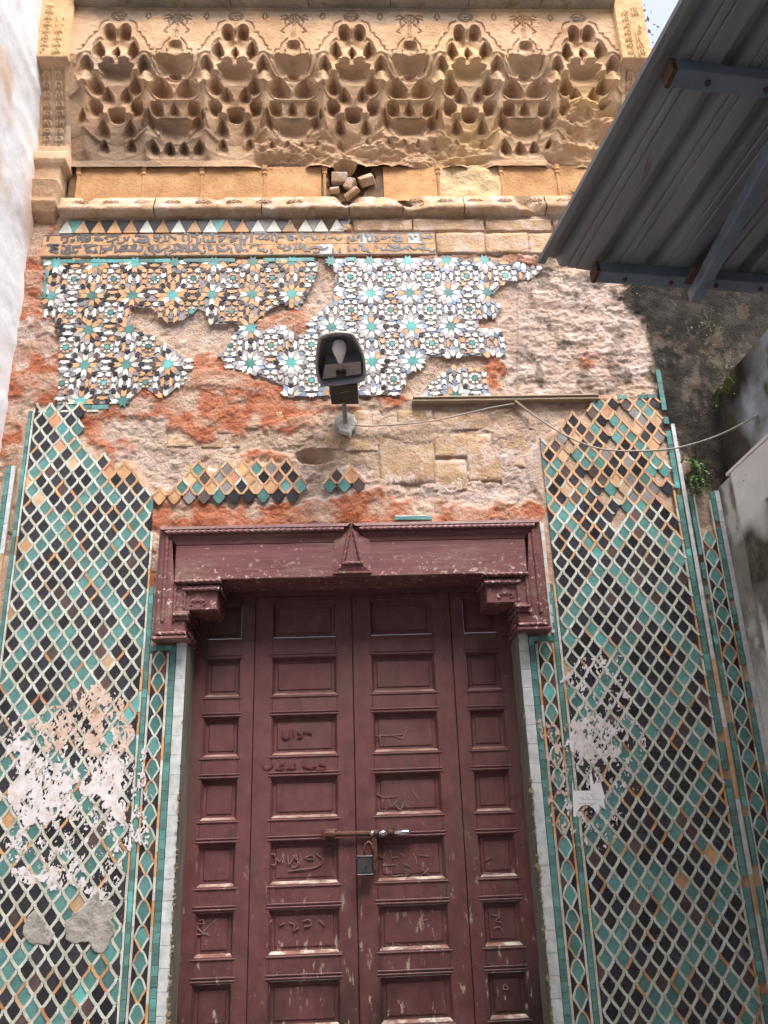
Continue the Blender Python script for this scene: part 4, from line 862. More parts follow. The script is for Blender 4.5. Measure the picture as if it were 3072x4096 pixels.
# ================================================================== DOOR FRAME
frame = thing('door_frame', 'carved dark red wooden door frame with rope mouldings and stepped corner brackets', 'door frame', (0, 0, 2.3))
def fobj(mb, name, mt='frame_paint', parent=frame, smooth=False): mb.v = [(x, y, z - 2.3) for x, y, z in mb.v]; return mb.build(name, mt, parent, smooth)
def rope(mb, p, q, r, tw=.026):
    p = np.array(p, float); q = np.array(q, float); L = np.linalg.norm(q - p); d = (q - p) / L; n = max(3, int(L / .004)); a = np.array(Vector(d).orthogonal().normalized()); b = np.cross(d, a)
    V = []; F = []; kk = 10
    for i in range(n + 1):
        s = L * i / n
        for k in range(kk):
            t = 2 * math.pi * k / kk; rr = r * (1 + .22 * math.cos(3 * t - 2 * math.pi * s / tw)); V.append(p + d * s + (a * math.cos(t) + b * math.sin(t)) * rr)
    for i in range(n):
        for k in range(kk): F.append((i * kk + k, i * kk + (k + 1) % kk, (i + 1) * kk + (k + 1) % kk, (i + 1) * kk + k))
    mb.add(V, F)
FY = -.06
# lintel with splayed mouldings: profile rows from outer top edge in to the flat face
mb = MB(); mb.box(-.762, .762, FY, .18, 2.553, 2.712, bev=.004); fobj(mb, 'lintel')
def splay(x0, x1, prof, mitre0, mitre1):
    m = MB(); V = []; F = []
    for y, z in prof: V += [(x0 + (2.79 - z) * mitre0, y, z), (x1 - (2.79 - z) * mitre1, y, z)]
    for i in range(len(prof) - 1): F.append((2 * i, 2 * i + 2, 2 * i + 3, 2 * i + 1))
    m.add(V, F); return m
for a, b, ma, mb_ in ((-.835, -.004, 1, 1.), (.004, .835, 1., 1)):
    m = splay(a, b, [(.02, 2.792), (-.085, 2.790), (-.088, 2.776), (-.072, 2.772), (-.070, 2.752), (-.066, 2.744), (-.060, 2.713), (.05, 2.713)], ma, mb_)
    fobj(m, 'cornice_moulding')
    m = MB(); rope(m, (a + .03 * ma, -.082, 2.763), (b - .03 * mb_, -.082, 2.763), .0095); fobj(m, 'rope_moulding', smooth=True)
for s in (-1, 1):                                              # uprights
    m = MB(); xo = s * .838
    prof = [(.02, .838), (-.045, .838), (-.064, .822), (-.070, .800), (-.074, .775), (-.066, .760), (-.060, .752), (-.058, .705), (.10, .702)]
    V = []; F = []
    for y, x in prof:
        zt = 2.79 - (.838 - x) if x > .76 else 2.553; V += [(s * x, y, 2.298 + max(0, (.80 - x)) * .0), (s * x, y, zt)]
    for i in range(len(prof) - 1): F.append((2 * i, 2 * i + 1, 2 * i + 3, 2 * i + 2))
    m.add(V, F); fobj(m, 'upright')
    m = MB(); rope(m, (s * .797, -.072, 2.375), (s * .797, -.074, 2.745), .008); rope(m, (s * .752, -.064, 2.375), (s * .752, -.064, 2.55), .008); fobj(m, 'rope_moulding', smooth=True)
    m = MB(); xa, xb = sorted((s * .575, s * .750)); m.box(xa, xb, -.052, .16, 2.424, 2.512, bev=.004); fobj(m, 'bracket_block')
    m = MB(); xa, xb = sorted((s * .566, s * .752)); m.box(xa, xb, -.066, .16, 2.516, 2.530, bev=.004); xa, xb = sorted((s * .560, s * .752)); m.box(xa, xb, -.070, .16, 2.536, 2.552, bev=.005)
    fobj(m, 'bracket_moulding')
    m = MB(); rope(m, (s * .566, -.066, 2.512), (s * .722, -.062, 2.512), .008); rope(m, (s * .560, -.074, 2.545), (s * .757, -.074, 2.545), .008); rope(m, (s * .566, -.066, 2.512), (s * .563, .10, 2.512), .008); rope(m, (s * .712, -.058, 2.430), (s * .712, -.058, 2.505), .0065); fobj(m, 'rope_moulding', smooth=True)
    m = MB()                                                    # stylised leaf carved on the block
    cx = s * .655
    m.ribbon(smooth_path([(cx - .022, 2.447), (cx - .034, 2.455), (cx - .022, 2.468), (cx - .010, 2.455)]), .006, -.057, -.05); m.ribbon(smooth_path([(cx + .022, 2.447), (cx + .034, 2.455), (cx + .022, 2.468), (cx + .010, 2.455)]), .006, -.057, -.05)
    m.prism([(cx - .018, 2.470), (cx - .010, 2.488), (cx, 2.499), (cx + .010, 2.488), (cx + .018, 2.470), (cx, 2.460)], -.057, -.05); fobj(m, 'carved_leaf')
    m = MB()                                                    # stepped foot
    for (z0, z1, xi, yy) in ((2.404, 2.420, .690, -.066), (2.380, 2.396, .694, -.074), (2.330, 2.376, .704, -.062), (2.297, 2.312, .690, -.082), (2.318, 2.330, .696, -.072)):
        xa, xb = sorted((s * xi, s * (.752 if z0 > 2.37 else .80 + (2.37 - z0) * .5))); m.box(xa, xb, yy, .15, z0, z1, bev=.004)
    fobj(m, 'bracket_foot')
    m = MB(); rope(m, (s * .694, -.076, 2.322), (s * .815, -.076, 2.322), .0085); rope(m, (s * .692, -.076, 2.400), (s * .752, -.076, 2.400), .008); rope(m, (s * .694, -.076, 2.322), (s * .690, .1, 2.322), .0085); fobj(m, 'rope_moulding', smooth=True)
m = MB(); m.prism([(-.082, 2.572), (.082, 2.572), (.078, 2.715), (.004, 2.794), (-.004, 2.794), (-.078, 2.715)], -.064, -.03)
V = [(-.082, -.064, 2.572), (.082, -.064, 2.572), (.078, -.064, 2.715), (0, -.064, 2.790), (-.078, -.064, 2.715), (-.045, -.074, 2.598), (.045, -.074, 2.598), (.030, -.074, 2.70), (0, -.074, 2.770), (-.030, -.074, 2.70)]
m.add(V, [(0, 1, 6, 5), (1, 2, 7, 6), (2, 3, 8, 7), (3, 4, 9, 8), (4, 0, 5, 9), (5, 6, 7, 8, 9)]); m.box(-.083, .083, -.072, -.03, 2.566, 2.574)
fobj(m, 'keystone')
m = MB(); rope(m, (-.040, -.075, 2.605), (-.010, -.075, 2.755), .0085); rope(m, (.040, -.075, 2.605), (.010, -.075, 2.755), .0085); rope(m, (-.035, -.075, 2.610), (.035, -.075, 2.610), .008); fobj(m, 'rope_moulding', smooth=True)
m = MB(); m.box(-.70, .70, DY - .02, .22, 2.53, 2.70); fobj(m, 'head_board', 'red_paint')

# ================================================================== DOOR
door = thing('wooden_door', 'tall dark red panelled wooden door of four hinged leaves, scratched and worn pale at the ledges', 'door', (0, DY, 0))
ROWS = [(2.487 - .247 * k, 2.331 - .247 * k) for k in range(10)]
LEAVES = [(-.715, -.4315, -.638, -.490), (-.4295, -.007, -.352, -.078), (-.004, .429, .076, .348), (.432, .715, .488, .637)]
DS = (3.5 + DY) / 3.6; ROWS = [(1.55 + (a - 1.55) * DS, max(1.55 + (b - 1.55) * DS, .05)) for a, b in ROWS]; LEAVES = [tuple(x * DS for x in q) for q in LEAVES]
ROWS = [q for q in ROWS if q[0] - q[1] > .1]
pc = {}
for li, (x0, x1, p0, p1) in enumerate(LEAVES):
    m = MB(); sk = (0, .004, -.003, .002)[li]; yf = (0, .004, 0, .002)[li]
    m.box(x0, p0, yf, .045, .03, 2.62, bev=.002); m.box(p1, x1, yf, .045, .03, 2.62, bev=.002)
    zs_ = [2.62] + [z for r in ROWS for z in r] + [.03]
    for k in range(0, len(zs_), 2):
        zt, zb = zs_[k], max(zs_[k + 1], .03)
        if zt - zb > .005:
            m.box(p0, p1, yf + .001, .045, zb, zt, bev=.002)
            if .05 < zt - zb < .15:
                for zz in (zb + .008, zb + .020): m.box(p0 - .012, p1 + .012, yf - .003, .01, zz - .0035, zz + .0035, bev=.002)
                m.box(p0 - .012, p1 + .012, yf - .003, .01, zt - .012, zt - .005, bev=.002)
    leaf = m.build('door_leaf', 'red_paint', door)
    if li < 3: MB().box(x1 - .02, x1 + .024, .046, .07, .03, 2.62).build('backing_strip', 'red_paint', leaf)
    for k, (zt, zb) in enumerate(ROWS):
        w, h = p1 - p0, zt - zb; b1, b2, b3 = .010, .021, .025
        def loop(i, y): return [(i, y, i), (w - i, y, i), (w - i, y, h - i), (i, y, h - i)]
        key = (li, k % 3); seed = li * 10 + k
        Ls = [loop(0, .001), loop(b1, .021), loop(b2, .022), loop(b3, .0175)]; V = [p for l in Ls for p in l]; F = []; FM = []
        for l in range(3):
            for e in range(4):
                F.append((l * 4 + e, l * 4 + (e + 1) % 4, l * 4 + 4 + (e + 1) % 4, l * 4 + 4 + e)); FM.append(1 if (e == 0 and l == 0) else 0)
        F.append((12, 13, 14, 15)); FM.append(0)
        pm = mesh('panel', V, F, ['red_paint', 'worn_bead'], FM)
        link('panel', pm, leaf, (p0, yf, zb))
# scratches and faded writing, flat marks a hair proud of the paint
def marks(name, mt, strokes, w, Yd=DY + .0155, y=-.0012):
    m = MB()
    for st in strokes:
        P = smooth_path([(W(u, v, Yd)[0], W(u, v, Yd)[2]) for u, v in st], 5); m.ribbon(P, w * random.uniform(.7, 1.2), Yd - DY + y, Yd - DY + .003)
    return m.build(name, mt, door)
g = lambda L: [[(600 + x / 1.85, 2900 + y / 1.85) for x, y in s] for s in L]
h = lambda L: [[(1300 + x / 1.659, 2900 + y / 1.659) for x, y in s] for s in L]
marks('scratched_writing', 'scratch', g([[(850, 940), (890, 1000), (860, 990), (920, 950), (930, 1030), (890, 1030)], [(920, 960), (960, 1010), (990, 950), (980, 1020)], [(1020, 960), (1030, 1030), (1080, 960), (1090, 1040), (1050, 1050)], [(1060, 960), (1110, 1030)], [(1150, 980), (1200, 960), (1210, 990), (1160, 990)], [(1230, 950), (1280, 1000), (1230, 1050), (1100, 1070), (1020, 1080)], [(1170, 1140), (1310, 1155)],
    [(320, 1440), (370, 1520), (440, 1560)], [(510, 1420), (380, 1540)], [(350, 1470), (410, 1470)], [(350, 1550), (430, 1545)], [(360, 1450), (390, 1440), (400, 1470)], [(850, 1470), (890, 1460), (900, 1440)], [(960, 1480), (1000, 1465)], [(1030, 1460), (1070, 1480), (1060, 1520), (1100, 1500)], [(1130, 1450), (1180, 1440), (1190, 1480), (1140, 1490)], [(1250, 1440), (1290, 1480)]]) +
    h([[(350, 850), (380, 880), (400, 850)], [(430, 830), (450, 880), (480, 870)], [(500, 850), (530, 870)], [(580, 850), (600, 880), (610, 920)], [(620, 860), (690, 870), (660, 850)], [(380, 935), (470, 925)], [(520, 920), (570, 940)], [(440, 960), (450, 1000), (520, 990)], [(530, 960), (570, 975), (530, 1000)], [(640, 950), (690, 1000)], [(690, 950), (650, 990)], [(330, 450), (400, 480), (480, 470)], [(420, 490), (440, 540), (480, 500)], [(450, 510), (500, 560), (520, 510)], [(380, 560), (390, 580), (410, 550)], [(580, 440), (620, 490)],
       [(350, 1440), (380, 1470), (360, 1480)], [(400, 1450), (430, 1480)], [(450, 1440), (450, 1490)], [(480, 1450), (530, 1470)], [(560, 1450), (590, 1490)], [(620, 1450), (650, 1470)], [(700, 1440), (710, 1490)], [(470, 1280), (480, 1310)], [(560, 1290), (570, 1320)], [(640, 1300), (680, 1290)], [(1100, 1260), (1160, 1270), (1130, 1300), (1170, 1310)], [(1120, 1350), (1160, 1340), (1180, 1380)], [(1090, 1440), (1150, 1470), (1190, 1450)], [(1060, 900), (1110, 880)], [(1040, 980), (1180, 985)], [(1180, 1750), (1195, 1720), (1215, 1755), (1180, 1752)], [(330, 70), (520, 60), (540, 10)], [(340, 100), (380, 60)], [(440, 60), (510, 90), (530, 50)]]), .0027)
marks('faded_writing', 'dark_writing', g([[(980, 40), (985, 90), (1030, 90), (1030, 40)], [(1060, 30), (1065, 80)], [(1090, 50), (1130, 85), (1090, 90)], [(1130, 50), (1200, 60)]]), .006)
marks('faded_writing', 'dark_writing', g([[(830, 300), (860, 330), (900, 310), (910, 290)], [(930, 320), (980, 330), (990, 290), (960, 300)], [(1010, 320), (1075, 320), (1070, 280)], [(1040, 320), (1040, 290)], [(1130, 300), (1180, 320), (1230, 310), (1190, 330)], [(1230, 330), (1290, 330), (1300, 300), (1250, 290)]]), .0065, DY + .0015)
# bolt
def dW(u, v, Y=.06): return W(u, v, Y)
z_b = 1.512
p0 = W(1250 + 160 / 3.318, 3250 + 290 / 3.318, DY - .02); p1 = W(1250 + 1300 / 3.318, 3250 + 262 / 3.318, DY - .02)
bx_ = lambda t: tuple(p0 + (p1 - p0) * t - np.array([0, DY, 0]))
m = MB(); m.tube([bx_(.12), bx_(.53)], .0105, 10); m.tube([bx_(0.0), bx_(.05), bx_(.12)], [.014, .018, .016], 9); m.tube([bx_(.74), bx_(.80)], .0125, 10)
q = bx_(.06); m.box(q[0] - .03, q[0] + .03, q[1] - .008, .012, q[2] - .022, q[2] + .02, bev=.004); q = bx_(.77); m.box(q[0] - .018, q[0] + .018, q[1], .012, q[2] - .02, q[2] + .02)
m.tube([bx_(.58), bx_(.62)], .013, 10)
q = bx_(.575); m.box(q[0] - .010, q[0] + .012, q[1] - .004, q[1] + .006, q[2] - .105, q[2] + .004, bev=.002); m.prism([(q[0] - .014, q[2] - .105), (q[0] + .016, q[2] - .105), (q[0] + .004, q[2] - .145)], q[1] - .004, q[1] + .006)
m.build('slide_bolt', 'bolt_rust', door, smooth=False)
m = MB(); m.tube([bx_(.53), bx_(.58)], .0108, 12); m.tube([bx_(.62), bx_(.74)], .0108, 12); m.tube([bx_(.80), bx_(.97), bx_(1.0)], [.0108, .0108, .008], 12); m.build('bolt_rod', 'bolt_bright', door, smooth=True)
# padlock: a thing of its own
pa = W(1250 + 695 / 3.318, 3250 + 690 / 3.318, DY - .045); lock = thing('padlock', 'small grey steel padlock hanging from the rusty door bolt', 'padlock', tuple(pa))
m = MB(); m.box(-.031, .031, -.011, .011, -.035, .033, bev=.004); m.box(-.033, .033, -.013, .013, -.040, -.034, bev=.003); m.box(-.033, .033, -.013, .013, .026, .034, bev=.003); m.build('lock_body', 'lock_steel', lock)
m = MB(); m.tube([(-.002, 0, .03), (-.002, 0, .055), (.004, 0, .075), (.018, 0, .085), (.030, 0, .075), (.034, 0, .055), (.034, 0, .034)][:7], .0045, 8); m.build('shackle', 'bolt_rust', lock, smooth=True)
m = MB(); m.tube([(.004, -.012, -.008), (.004, -.0145, -.008)], .006, 10); m.box(.0025, .0055, -.0146, -.012, -.020, -.008); m.build('keyhole', 'lamp_black', lock)

# ================================================================== WALL LAMP
base = W(1200 + 790 / 4.424, 1280 + 1840 / 4.424, 0)
lamp = thing('wall_lamp', 'grey street lamp head on a short arm with white bulb, fixed over the door', 'lamp', tuple(base))
# plane of the open underside, tilting up away from the wall
ang = math.radians(11); P0 = np.array([0, -.13, 3.405]); ax = np.array([0, -math.cos(ang), math.sin(ang)]); nu = np.array([0, math.sin(ang), math.cos(ang)])   # nu: up out of the housing
def onp(x, y):
    u, v = 1200 + x / 4.424, 1280 + y / 4.424; d = RM @ np.array([(u - 1536.) / FPX, (v - 2048.) / FPX, 1.]); t = ((P0 - CAM) @ nu) / (d @ nu); return CAM + t * d
OUT = [(345, 310), (400, 272), (480, 240), (620, 210), (760, 207), (860, 222), (940, 250), (1000, 330), (1045, 420), (1080, 500), (1120, 600), (1145, 720), (1160, 900), (1155, 1010), (1130, 1070), (1070, 1095), (960, 1110), (800, 1130), (660, 1148), (550, 1160), (440, 1168), (375, 1150), (335, 1100), (305, 1000), (285, 880), (278, 760), (290, 600), (310, 450)]
rimp = np.array([onp(*p) for p in OUT]) - base; cen = rimp.mean(0); n = len(rimp)
lcoord = [float((p + base - P0) @ ax) for p in rimp]; LL = max(lcoord)
def ringp(f, up): return [cen + (p - cen) * f + nu * up - ax * (max(s_, 0) * max(up, 0) * 1.15 / LL * min(1, f + .1)) for p, s_ in zip(rimp, lcoord)]
rings = [ringp(1.0, -.004), ringp(1.03, .004), ringp(1.0, .045), ringp(.90, .085), ringp(.70, .112), ringp(.35, .124)]
def loft(rs, capl=True):
    m = MB(); V = [p for r in rs for p in r]; F = []
    for i in range(len(rs) - 1):
        for k in range(n): F.append((i * n + k, i * n + (k + 1) % n, (i + 1) * n + (k + 1) % n, (i + 1) * n + k))
    F.append(tuple(range(len(V) - n, len(V)))); m.add(V, F); return m
loft(rings).build('housing', 'lamp_grey', lamp, smooth=True)
inner = [ringp(1.0, -.004), ringp(.925, -.002), ringp(.90, .030), ringp(.80, .072), ringp(.60, .096), ringp(.30, .106)]
loft(inner).build('reflector', 'lamp_inside', lamp, smooth=True)
def lp(x, y, up): return onp(x, y) - base + nu * up
m = MB(); q = [lp(440, 840, .015), lp(1080, 780, .015), lp(1085, 1000, .015), lp(400, 1080, .012), lp(440, 835, .07), lp(1070, 775, .07), lp(1085, 1000, .06), lp(400, 1080, .06)]
m.add(q, [(0, 1, 2, 3), (0, 4, 5, 1), (1, 5, 6, 2), (0, 3, 7, 4)]); m.build('gear_tray', 'lamp_inside', lamp)
m = MB(); m.tube([lp(700, 470, .035), lp(698, 485, .035), lp(696, 530, .035), lp(695, 600, .035), lp(700, 660, .035), lp(708, 730, .032), lp(715, 800, .030), lp(718, 850, .030)], [.001, .012, .0265, .031, .029, .0215, .015, .0125], 16); m.build('bulb', 'bulb_glass', lamp, smooth=True)
m = MB(); m.tube([lp(718, 840, .03), lp(724, 950, .02)], .0135, 12); m.build('bulb_socket', 'brass_cap', lamp, smooth=True)
m = MB(); q0, q1 = lp(640, 990, .004), lp(820, 1010, .004); m.box(q0[0], q1[0], q0[1] - .02, q0[1] + .012, q0[2] - .004, q0[2] + .012); m.build('socket_clip', 'lamp_black', lamp)
# gear box behind the head and the arm
g0 = [lp(510, 1150, -.002), lp(1010, 1120, -.002)]; zb_ = W(1200 + 800 / 4.424, 1280 + 1490 / 4.424, -.06) - base
m = MB(); ya, yb = g0[0][1], zb_[1]
V = [(-.052 - base[0] * 0 - .018, ya, g0[0][2] - .002), (.060 - .012, ya, g0[1][2] - .002), (.050 - .012, yb, zb_[2]), (-.058 - .005, yb, zb_[2]), (-.070, ya, g0[0][2] + .08), (.048, ya, g0[1][2] + .08), (.040, yb, zb_[2] + .10), (-.060, yb, zb_[2] + .10)]
xs_ = [onp(510, 1150)[0] - base[0], onp(1010, 1120)[0] - base[0], W(1200 + 1035 / 4.424, 1280 + 1460 / 4.424, -.06)[0] - base[0], W(1200 + 560 / 4.424, 1280 + 1510 / 4.424, -.06)[0] - base[0]]
V = [(xs_[i % 4], V[i][1], V[i][2]) for i in range(8)]
m.add(V, [(0, 1, 2, 3), (0, 4, 5, 1), (1, 5, 6, 2), (2, 6, 7, 3), (3, 7, 4, 0), (4, 7, 6, 5)]); m.build('gear_box', 'lamp_black', lamp)
m = MB(); a0 = (.004, .01, -.005); m.tube([a0, (.002, -.03, .02), (.000, -.055, zb_[2] - .01), (-.004, -.075, zb_[2] + .04)], .0115, 10); m.build('arm', 'steel_tube', lamp, smooth=True)
m = MB(); q = [(xs_[3] - .004, yb - .004, zb_[2] + .035), ((xs_[2] + xs_[3]) / 2, (ya + yb) / 2 - .03, zb_[2] + .012), (xs_[2] + .004, yb - .02, zb_[2] + .05)]
m.tube(smooth_path(q, 6), .0013, 5); m.build('tie_wire', 'steel_tube', lamp)

# ================================================================== CABLES, BATTEN, NOTICE
def cable(pts, r, label):
    P = smooth_path(pts, 8); m = MB(); m.tube([tuple(p) for p in P], r, 7); return tag(m.build('cable', 'cable_grey', None, smooth=True), label, 'cable')
cable([tuple(D(750, 918, -.005)), tuple(D(800, 920, -.012)), tuple(D(860, 917, -.014)), tuple(D(930, 910, -.016)), tuple(D(1000, 895, -.014)), tuple(D(1060, 881, -.012)), tuple(D(1110, 872, -.01))], .0035, 'thin grey cable running from the lamp arm to the wooden moulding')
cable([tuple(D(1120, 872, -.008)), tuple(D(1160, 902, -.015)), tuple(D(1230, 945, -.03)), tuple(D(1300, 970, -.05)), tuple(D(1380, 974, -.08)), tuple(D(1460, 968, -.12)), tuple(D(1540, 945, -.20)), tuple(D(1610, 912, -.30)), tuple(D(1660, 879, -.38)), tuple(D(1740, 800, -.52))], .0042, 'long grey cable sagging across the right tile panel towards the right-hand wall')
a, b = D(890, 866), D(1292, 866)
bat = MB(); bat.box(a[0], b[0], -.018, .02, a[2] - .013, a[2] + .001, bev=.003); bat.box(a[0] + .004, b[0], -.024, .02, a[2] + .0025, a[2] + .013, bev=.003)
tag(bat.build('wooden_batten', 'batten_wood'), 'thin brown wooden batten fixed along the wall right of the lamp', 'batten')
m = MB(); m.tube([tuple(D(1112, 866, -.012)), tuple(D(1146, 892, -.02))], [.007, .004], 6); tag(m.build('wooden_peg', 'batten_wood'), 'short pale wooden peg sticking down from the batten', 'peg')
nt = thing('paper_notice', 'torn white paper notice pasted on the right tile panel beside the border', 'notice', tuple(W(2330, 3210)))
no = W(2330, 3210)
PP_ = [(180, 600), (160, 560), (200, 640), (197, 775), (530, 770), (512, 600), (500, 480), (545, 430), (565, 560), (590, 660), (640, 560), (690, 480), (650, 620), (720, 620), (800, 900), (770, 960), (820, 1140), (740, 1080), (690, 1040), (700, 1120), (655, 1235), (580, 1110), (500, 1055), (420, 1035), (320, 1085), (270, 1200), (240, 1285), (200, 1245), (192, 1000), (185, 800)]
P = [(W(2250 + x / 4.74, 3000 + y / 4.74)[0] - no[0], W(2250 + x / 4.74, 3000 + y / 4.74)[2] - no[2]) for x, y in PP_]
MB().prism(P, -.0052, -.0046).build('sheet', 'paper', nt)
m = MB()
for y, segs in ((830, [(450, 500), (515, 550), (565, 620)]), (870, [(530, 610)]), (905, [(310, 400), (440, 500), (560, 620)]), (940, [(360, 430), (450, 540), (560, 690)]), (1010, [(290, 440), (455, 520), (530, 640)]), (1045, [(510, 590)])):
    for x0, x1 in segs:
        n_ = max(2, int((x1 - x0) / 14)); pts = [(W(2250 + x / 4.74, 3000 + (y + random.uniform(-4, 4)) / 4.74)) for x in np.linspace(x0, x1, n_)]
        m.ribbon([(p[0] - no[0], p[2] - no[2]) for p in pts], .0016, -.0058, -.005)
m.build('printing', 'print_ink', nt)

# ================================================================== BROKEN STONES IN THE HOLE
def rock(label, x, y, r, Yd, seed, sx=1., sz=1.):
    rnd = np.random.default_rng(seed); c = D(x, y, Yd); m = MB(); V = []; F = []
    import itertools
    for sx_, sy_, sz_ in itertools.product((-1, 1), repeat=3): V.append((sx_ * r * sx * rnd.uniform(.75, 1.1), sy_ * r * .8 * rnd.uniform(.8, 1.1), sz_ * r * sz * rnd.uniform(.7, 1.05)))
    m.add(V, [(0, 1, 3, 2), (4, 6, 7, 5), (0, 4, 5, 1), (2, 3, 7, 6), (0, 2, 6, 4), (1, 5, 7, 3)])
    o = m.build('broken_stone', 'block_stone', None, loc=tuple(c)); o.rotation_euler = (rnd.uniform(-.4, .4), rnd.uniform(-.6, .6), rnd.uniform(-.5, .5))
    bv = o.modifiers.new('bevel', 'BEVEL'); bv.width = r * .22; bv.segments = 2
    return tag(o, label, 'stone', 'broken stones in the hole of the frieze')
rock('largest broken stone block in the frieze hole, at its upper left', 732, 386, .040, -.005, 3, 1.1, .8)
rock('leaning broken stone right of the largest one in the frieze hole', 757, 399, .033, -.008, 5, .8, 1.1)
rock('pale flat broken stone at the upper right of the frieze hole', 792, 390, .034, -.005, 8, 1.3, .7)
rock('small pinkish stone chip at the lower left of the frieze hole', 722, 411, .022, -.010, 11, 1.3, .5)
rock('low wide stone chip at the bottom middle of the frieze hole', 760, 418, .028, -.006, 14, 1.5, .5)

# ================================================================== LEFT AND RIGHT HOUSE WALLS
lw = thing('whitewashed_wall', 'bright white limewashed house wall at the left edge with peeling ochre patches', 'wall', (-1.6, -2, 0))
yy = np.arange(-6.2, .12, .025); zz = np.arange(-.05, 7.2, .025); Yg, Zg = np.meshgrid(yy, zz)
Xg = -1.598 + .02 * (fbm(Yg * 3, Zg * 3, 4, 1) - .5) + .008 * (fbm(Yg * 18, Zg * 18, 3, 2) - .5) + .012 * (fbm(Zg * 9, Zg * 2, 3, 5) - .5)
pe = np.clip((fbm(Yg * 2.2, Zg * 1.3, 5, 3) - .56) * 9, 0, 1) * np.clip((Zg - 3.6), 0, 1); g2 = np.clip((fbm(Yg * 4, Zg * 1.2, 4, 6) - .6) * 6, 0, .5)
link('limewash_face', grid_mesh('limewash_face', Xg + 1.6, Yg + 2, Zg, 'white_limewash', mask=np.stack([pe, g2, pe * 0], -1)), lw)
MB().box(-.4, -.03, -4.2, 2.1, -.05, 7.2).box(-2.4, 9, -7.0, -4.2, -.05, 8.8).build('house_body', 'far_ochre', lw)    # second box: unseen house mass added behind the camera to darken the lower portal
rw = thing('mildewed_wall', 'right-hand house wall, white and mildewed below a ledge, damp cement with canopy shade painted in above', 'wall', (1.7, -1.5, 0))
yy = np.arange(-4.6, .03, .014); zz = np.arange(-.05, 2.972, .014); Yg, Zg = np.meshgrid(yy, zz)
near = np.clip((Yg + .17) / .03, 0, 1)                          # weathered return next to the portal
Xg = 1.700 + .022 * (1 - near) * (Zg < 2.94) * 0 + .010 * (fbm(Yg * 6, Zg * 6, 4, 1) - .5) + .004 * (fbm(Yg * 30, Zg * 30, 3, 2) - .5) - .014 * (near < .5)
stain = fbm(Yg * 3.2, Zg * 2.4, 5, 4); lowz = np.clip((2.78 - Zg) / .12 + 3 * (fbm(Yg * 5, Zg * 5, 4, 2) - .5), 0, 1) * np.clip((Zg - 2.2) / .25, 0, 1)
mil = np.clip((stain - .40) * 9, 0, 1) * lowz + near * np.clip((fbm(Yg * 14, Zg * 9, 4, 6) - .36) * 6, 0, 1) * np.clip((Zg - 1.9) / .3, 0, 1)
mil = np.maximum(mil, np.clip((fbm(Yg * 4, Zg * 3, 5, 1) - .58) * 8, 0, .9) * (Zg < 2.75))
link('limewash_face', grid_mesh('limewash_face', Xg - 1.7, Yg + 1.5, Zg, 'mildewed_limewash', mask=np.stack([np.clip(mil, 0, 1), near * .5, mil * 0], -1)), rw)
m = MB(); m.box(-.018, .4, -3.1, 1.375, 2.962, 2.976, bev=0); m.build('ledge', 'mildewed_limewash', rw)
yy = np.arange(-4.6, .03, .02); zz = np.arange(2.96, 3.46, .012); Yg, Zg = np.meshgrid(yy, zz)
Xg = 1.765 + .02 * (fbm(Yg * 5, Zg * 5, 4, 2) - .5) + .006 * (fbm(Yg * 25, Zg * 25, 3, 2) - .5)
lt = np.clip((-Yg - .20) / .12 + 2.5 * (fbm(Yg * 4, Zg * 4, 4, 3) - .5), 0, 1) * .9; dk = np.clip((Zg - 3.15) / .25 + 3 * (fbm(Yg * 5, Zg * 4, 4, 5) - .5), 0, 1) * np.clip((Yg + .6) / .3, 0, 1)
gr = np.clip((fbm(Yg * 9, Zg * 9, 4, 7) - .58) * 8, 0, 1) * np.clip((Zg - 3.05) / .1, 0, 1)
link('cement_face', grid_mesh('cement_face', Xg - 1.7, Yg + 1.5, Zg, 'shaded_cement', mask=np.stack([lt, dk, gr], -1)), rw)
MB().box(.09, .6, -3.1, 1.52, -.05, 3.44).build('house_body', 'far_limewash', rw)

# ================================================================== CORRUGATED CANOPY
A = W(2370, 1075, -.9); Bd = RM @ np.array([(3072 - 1536.) / FPX, (1125 - 2048.) / FPX, 1.]); B = CAM + Bd * ((A[2] - CAM[2]) / Bd[2])
rb = RM @ np.array([(621 - 1536.) / FPX, (3850 - 2048.) / FPX, 1.]); rb = _n(rb); pd = _n(B - A); nn = _n(np.cross(pd, rb)); nn = nn if nn[2] > 0 else -nn
qd = _n(np.cross(nn, rb)); qd = qd if qd @ pd > 0 else -qd
A2 = A + nn * .045
def S(u, v):
    d = RM @ np.array([(u - 1536.) / FPX, (v - 2048.) / FPX, 1.]); t = ((A2 - CAM) @ nn) / (d @ nn); return CAM + t * d
O = S(2150, 1052); roof = thing('metal_canopy', 'grey corrugated metal canopy seen from below on blue steel beams', 'canopy', tuple(O))
prof = []                                                       # (across, height): broad ribs with two fine flutes between
for k in range(9):
    s0 = k * .19
    prof += [(s0, 0), (s0 + .030, 0), (s0 + .042, .040), (s0 + .081, .040), (s0 + .093, 0), (s0 + .118, 0), (s0 + .122, .008), (s0 + .128, 0), (s0 + .152, 0), (s0 + .156, .008), (s0 + .162, 0)]
prof = [(0, .012), (.004, 0)] + prof[1:]
ls = [0, .4, .8, 1.2, 1.7, 2.2, 2.7]
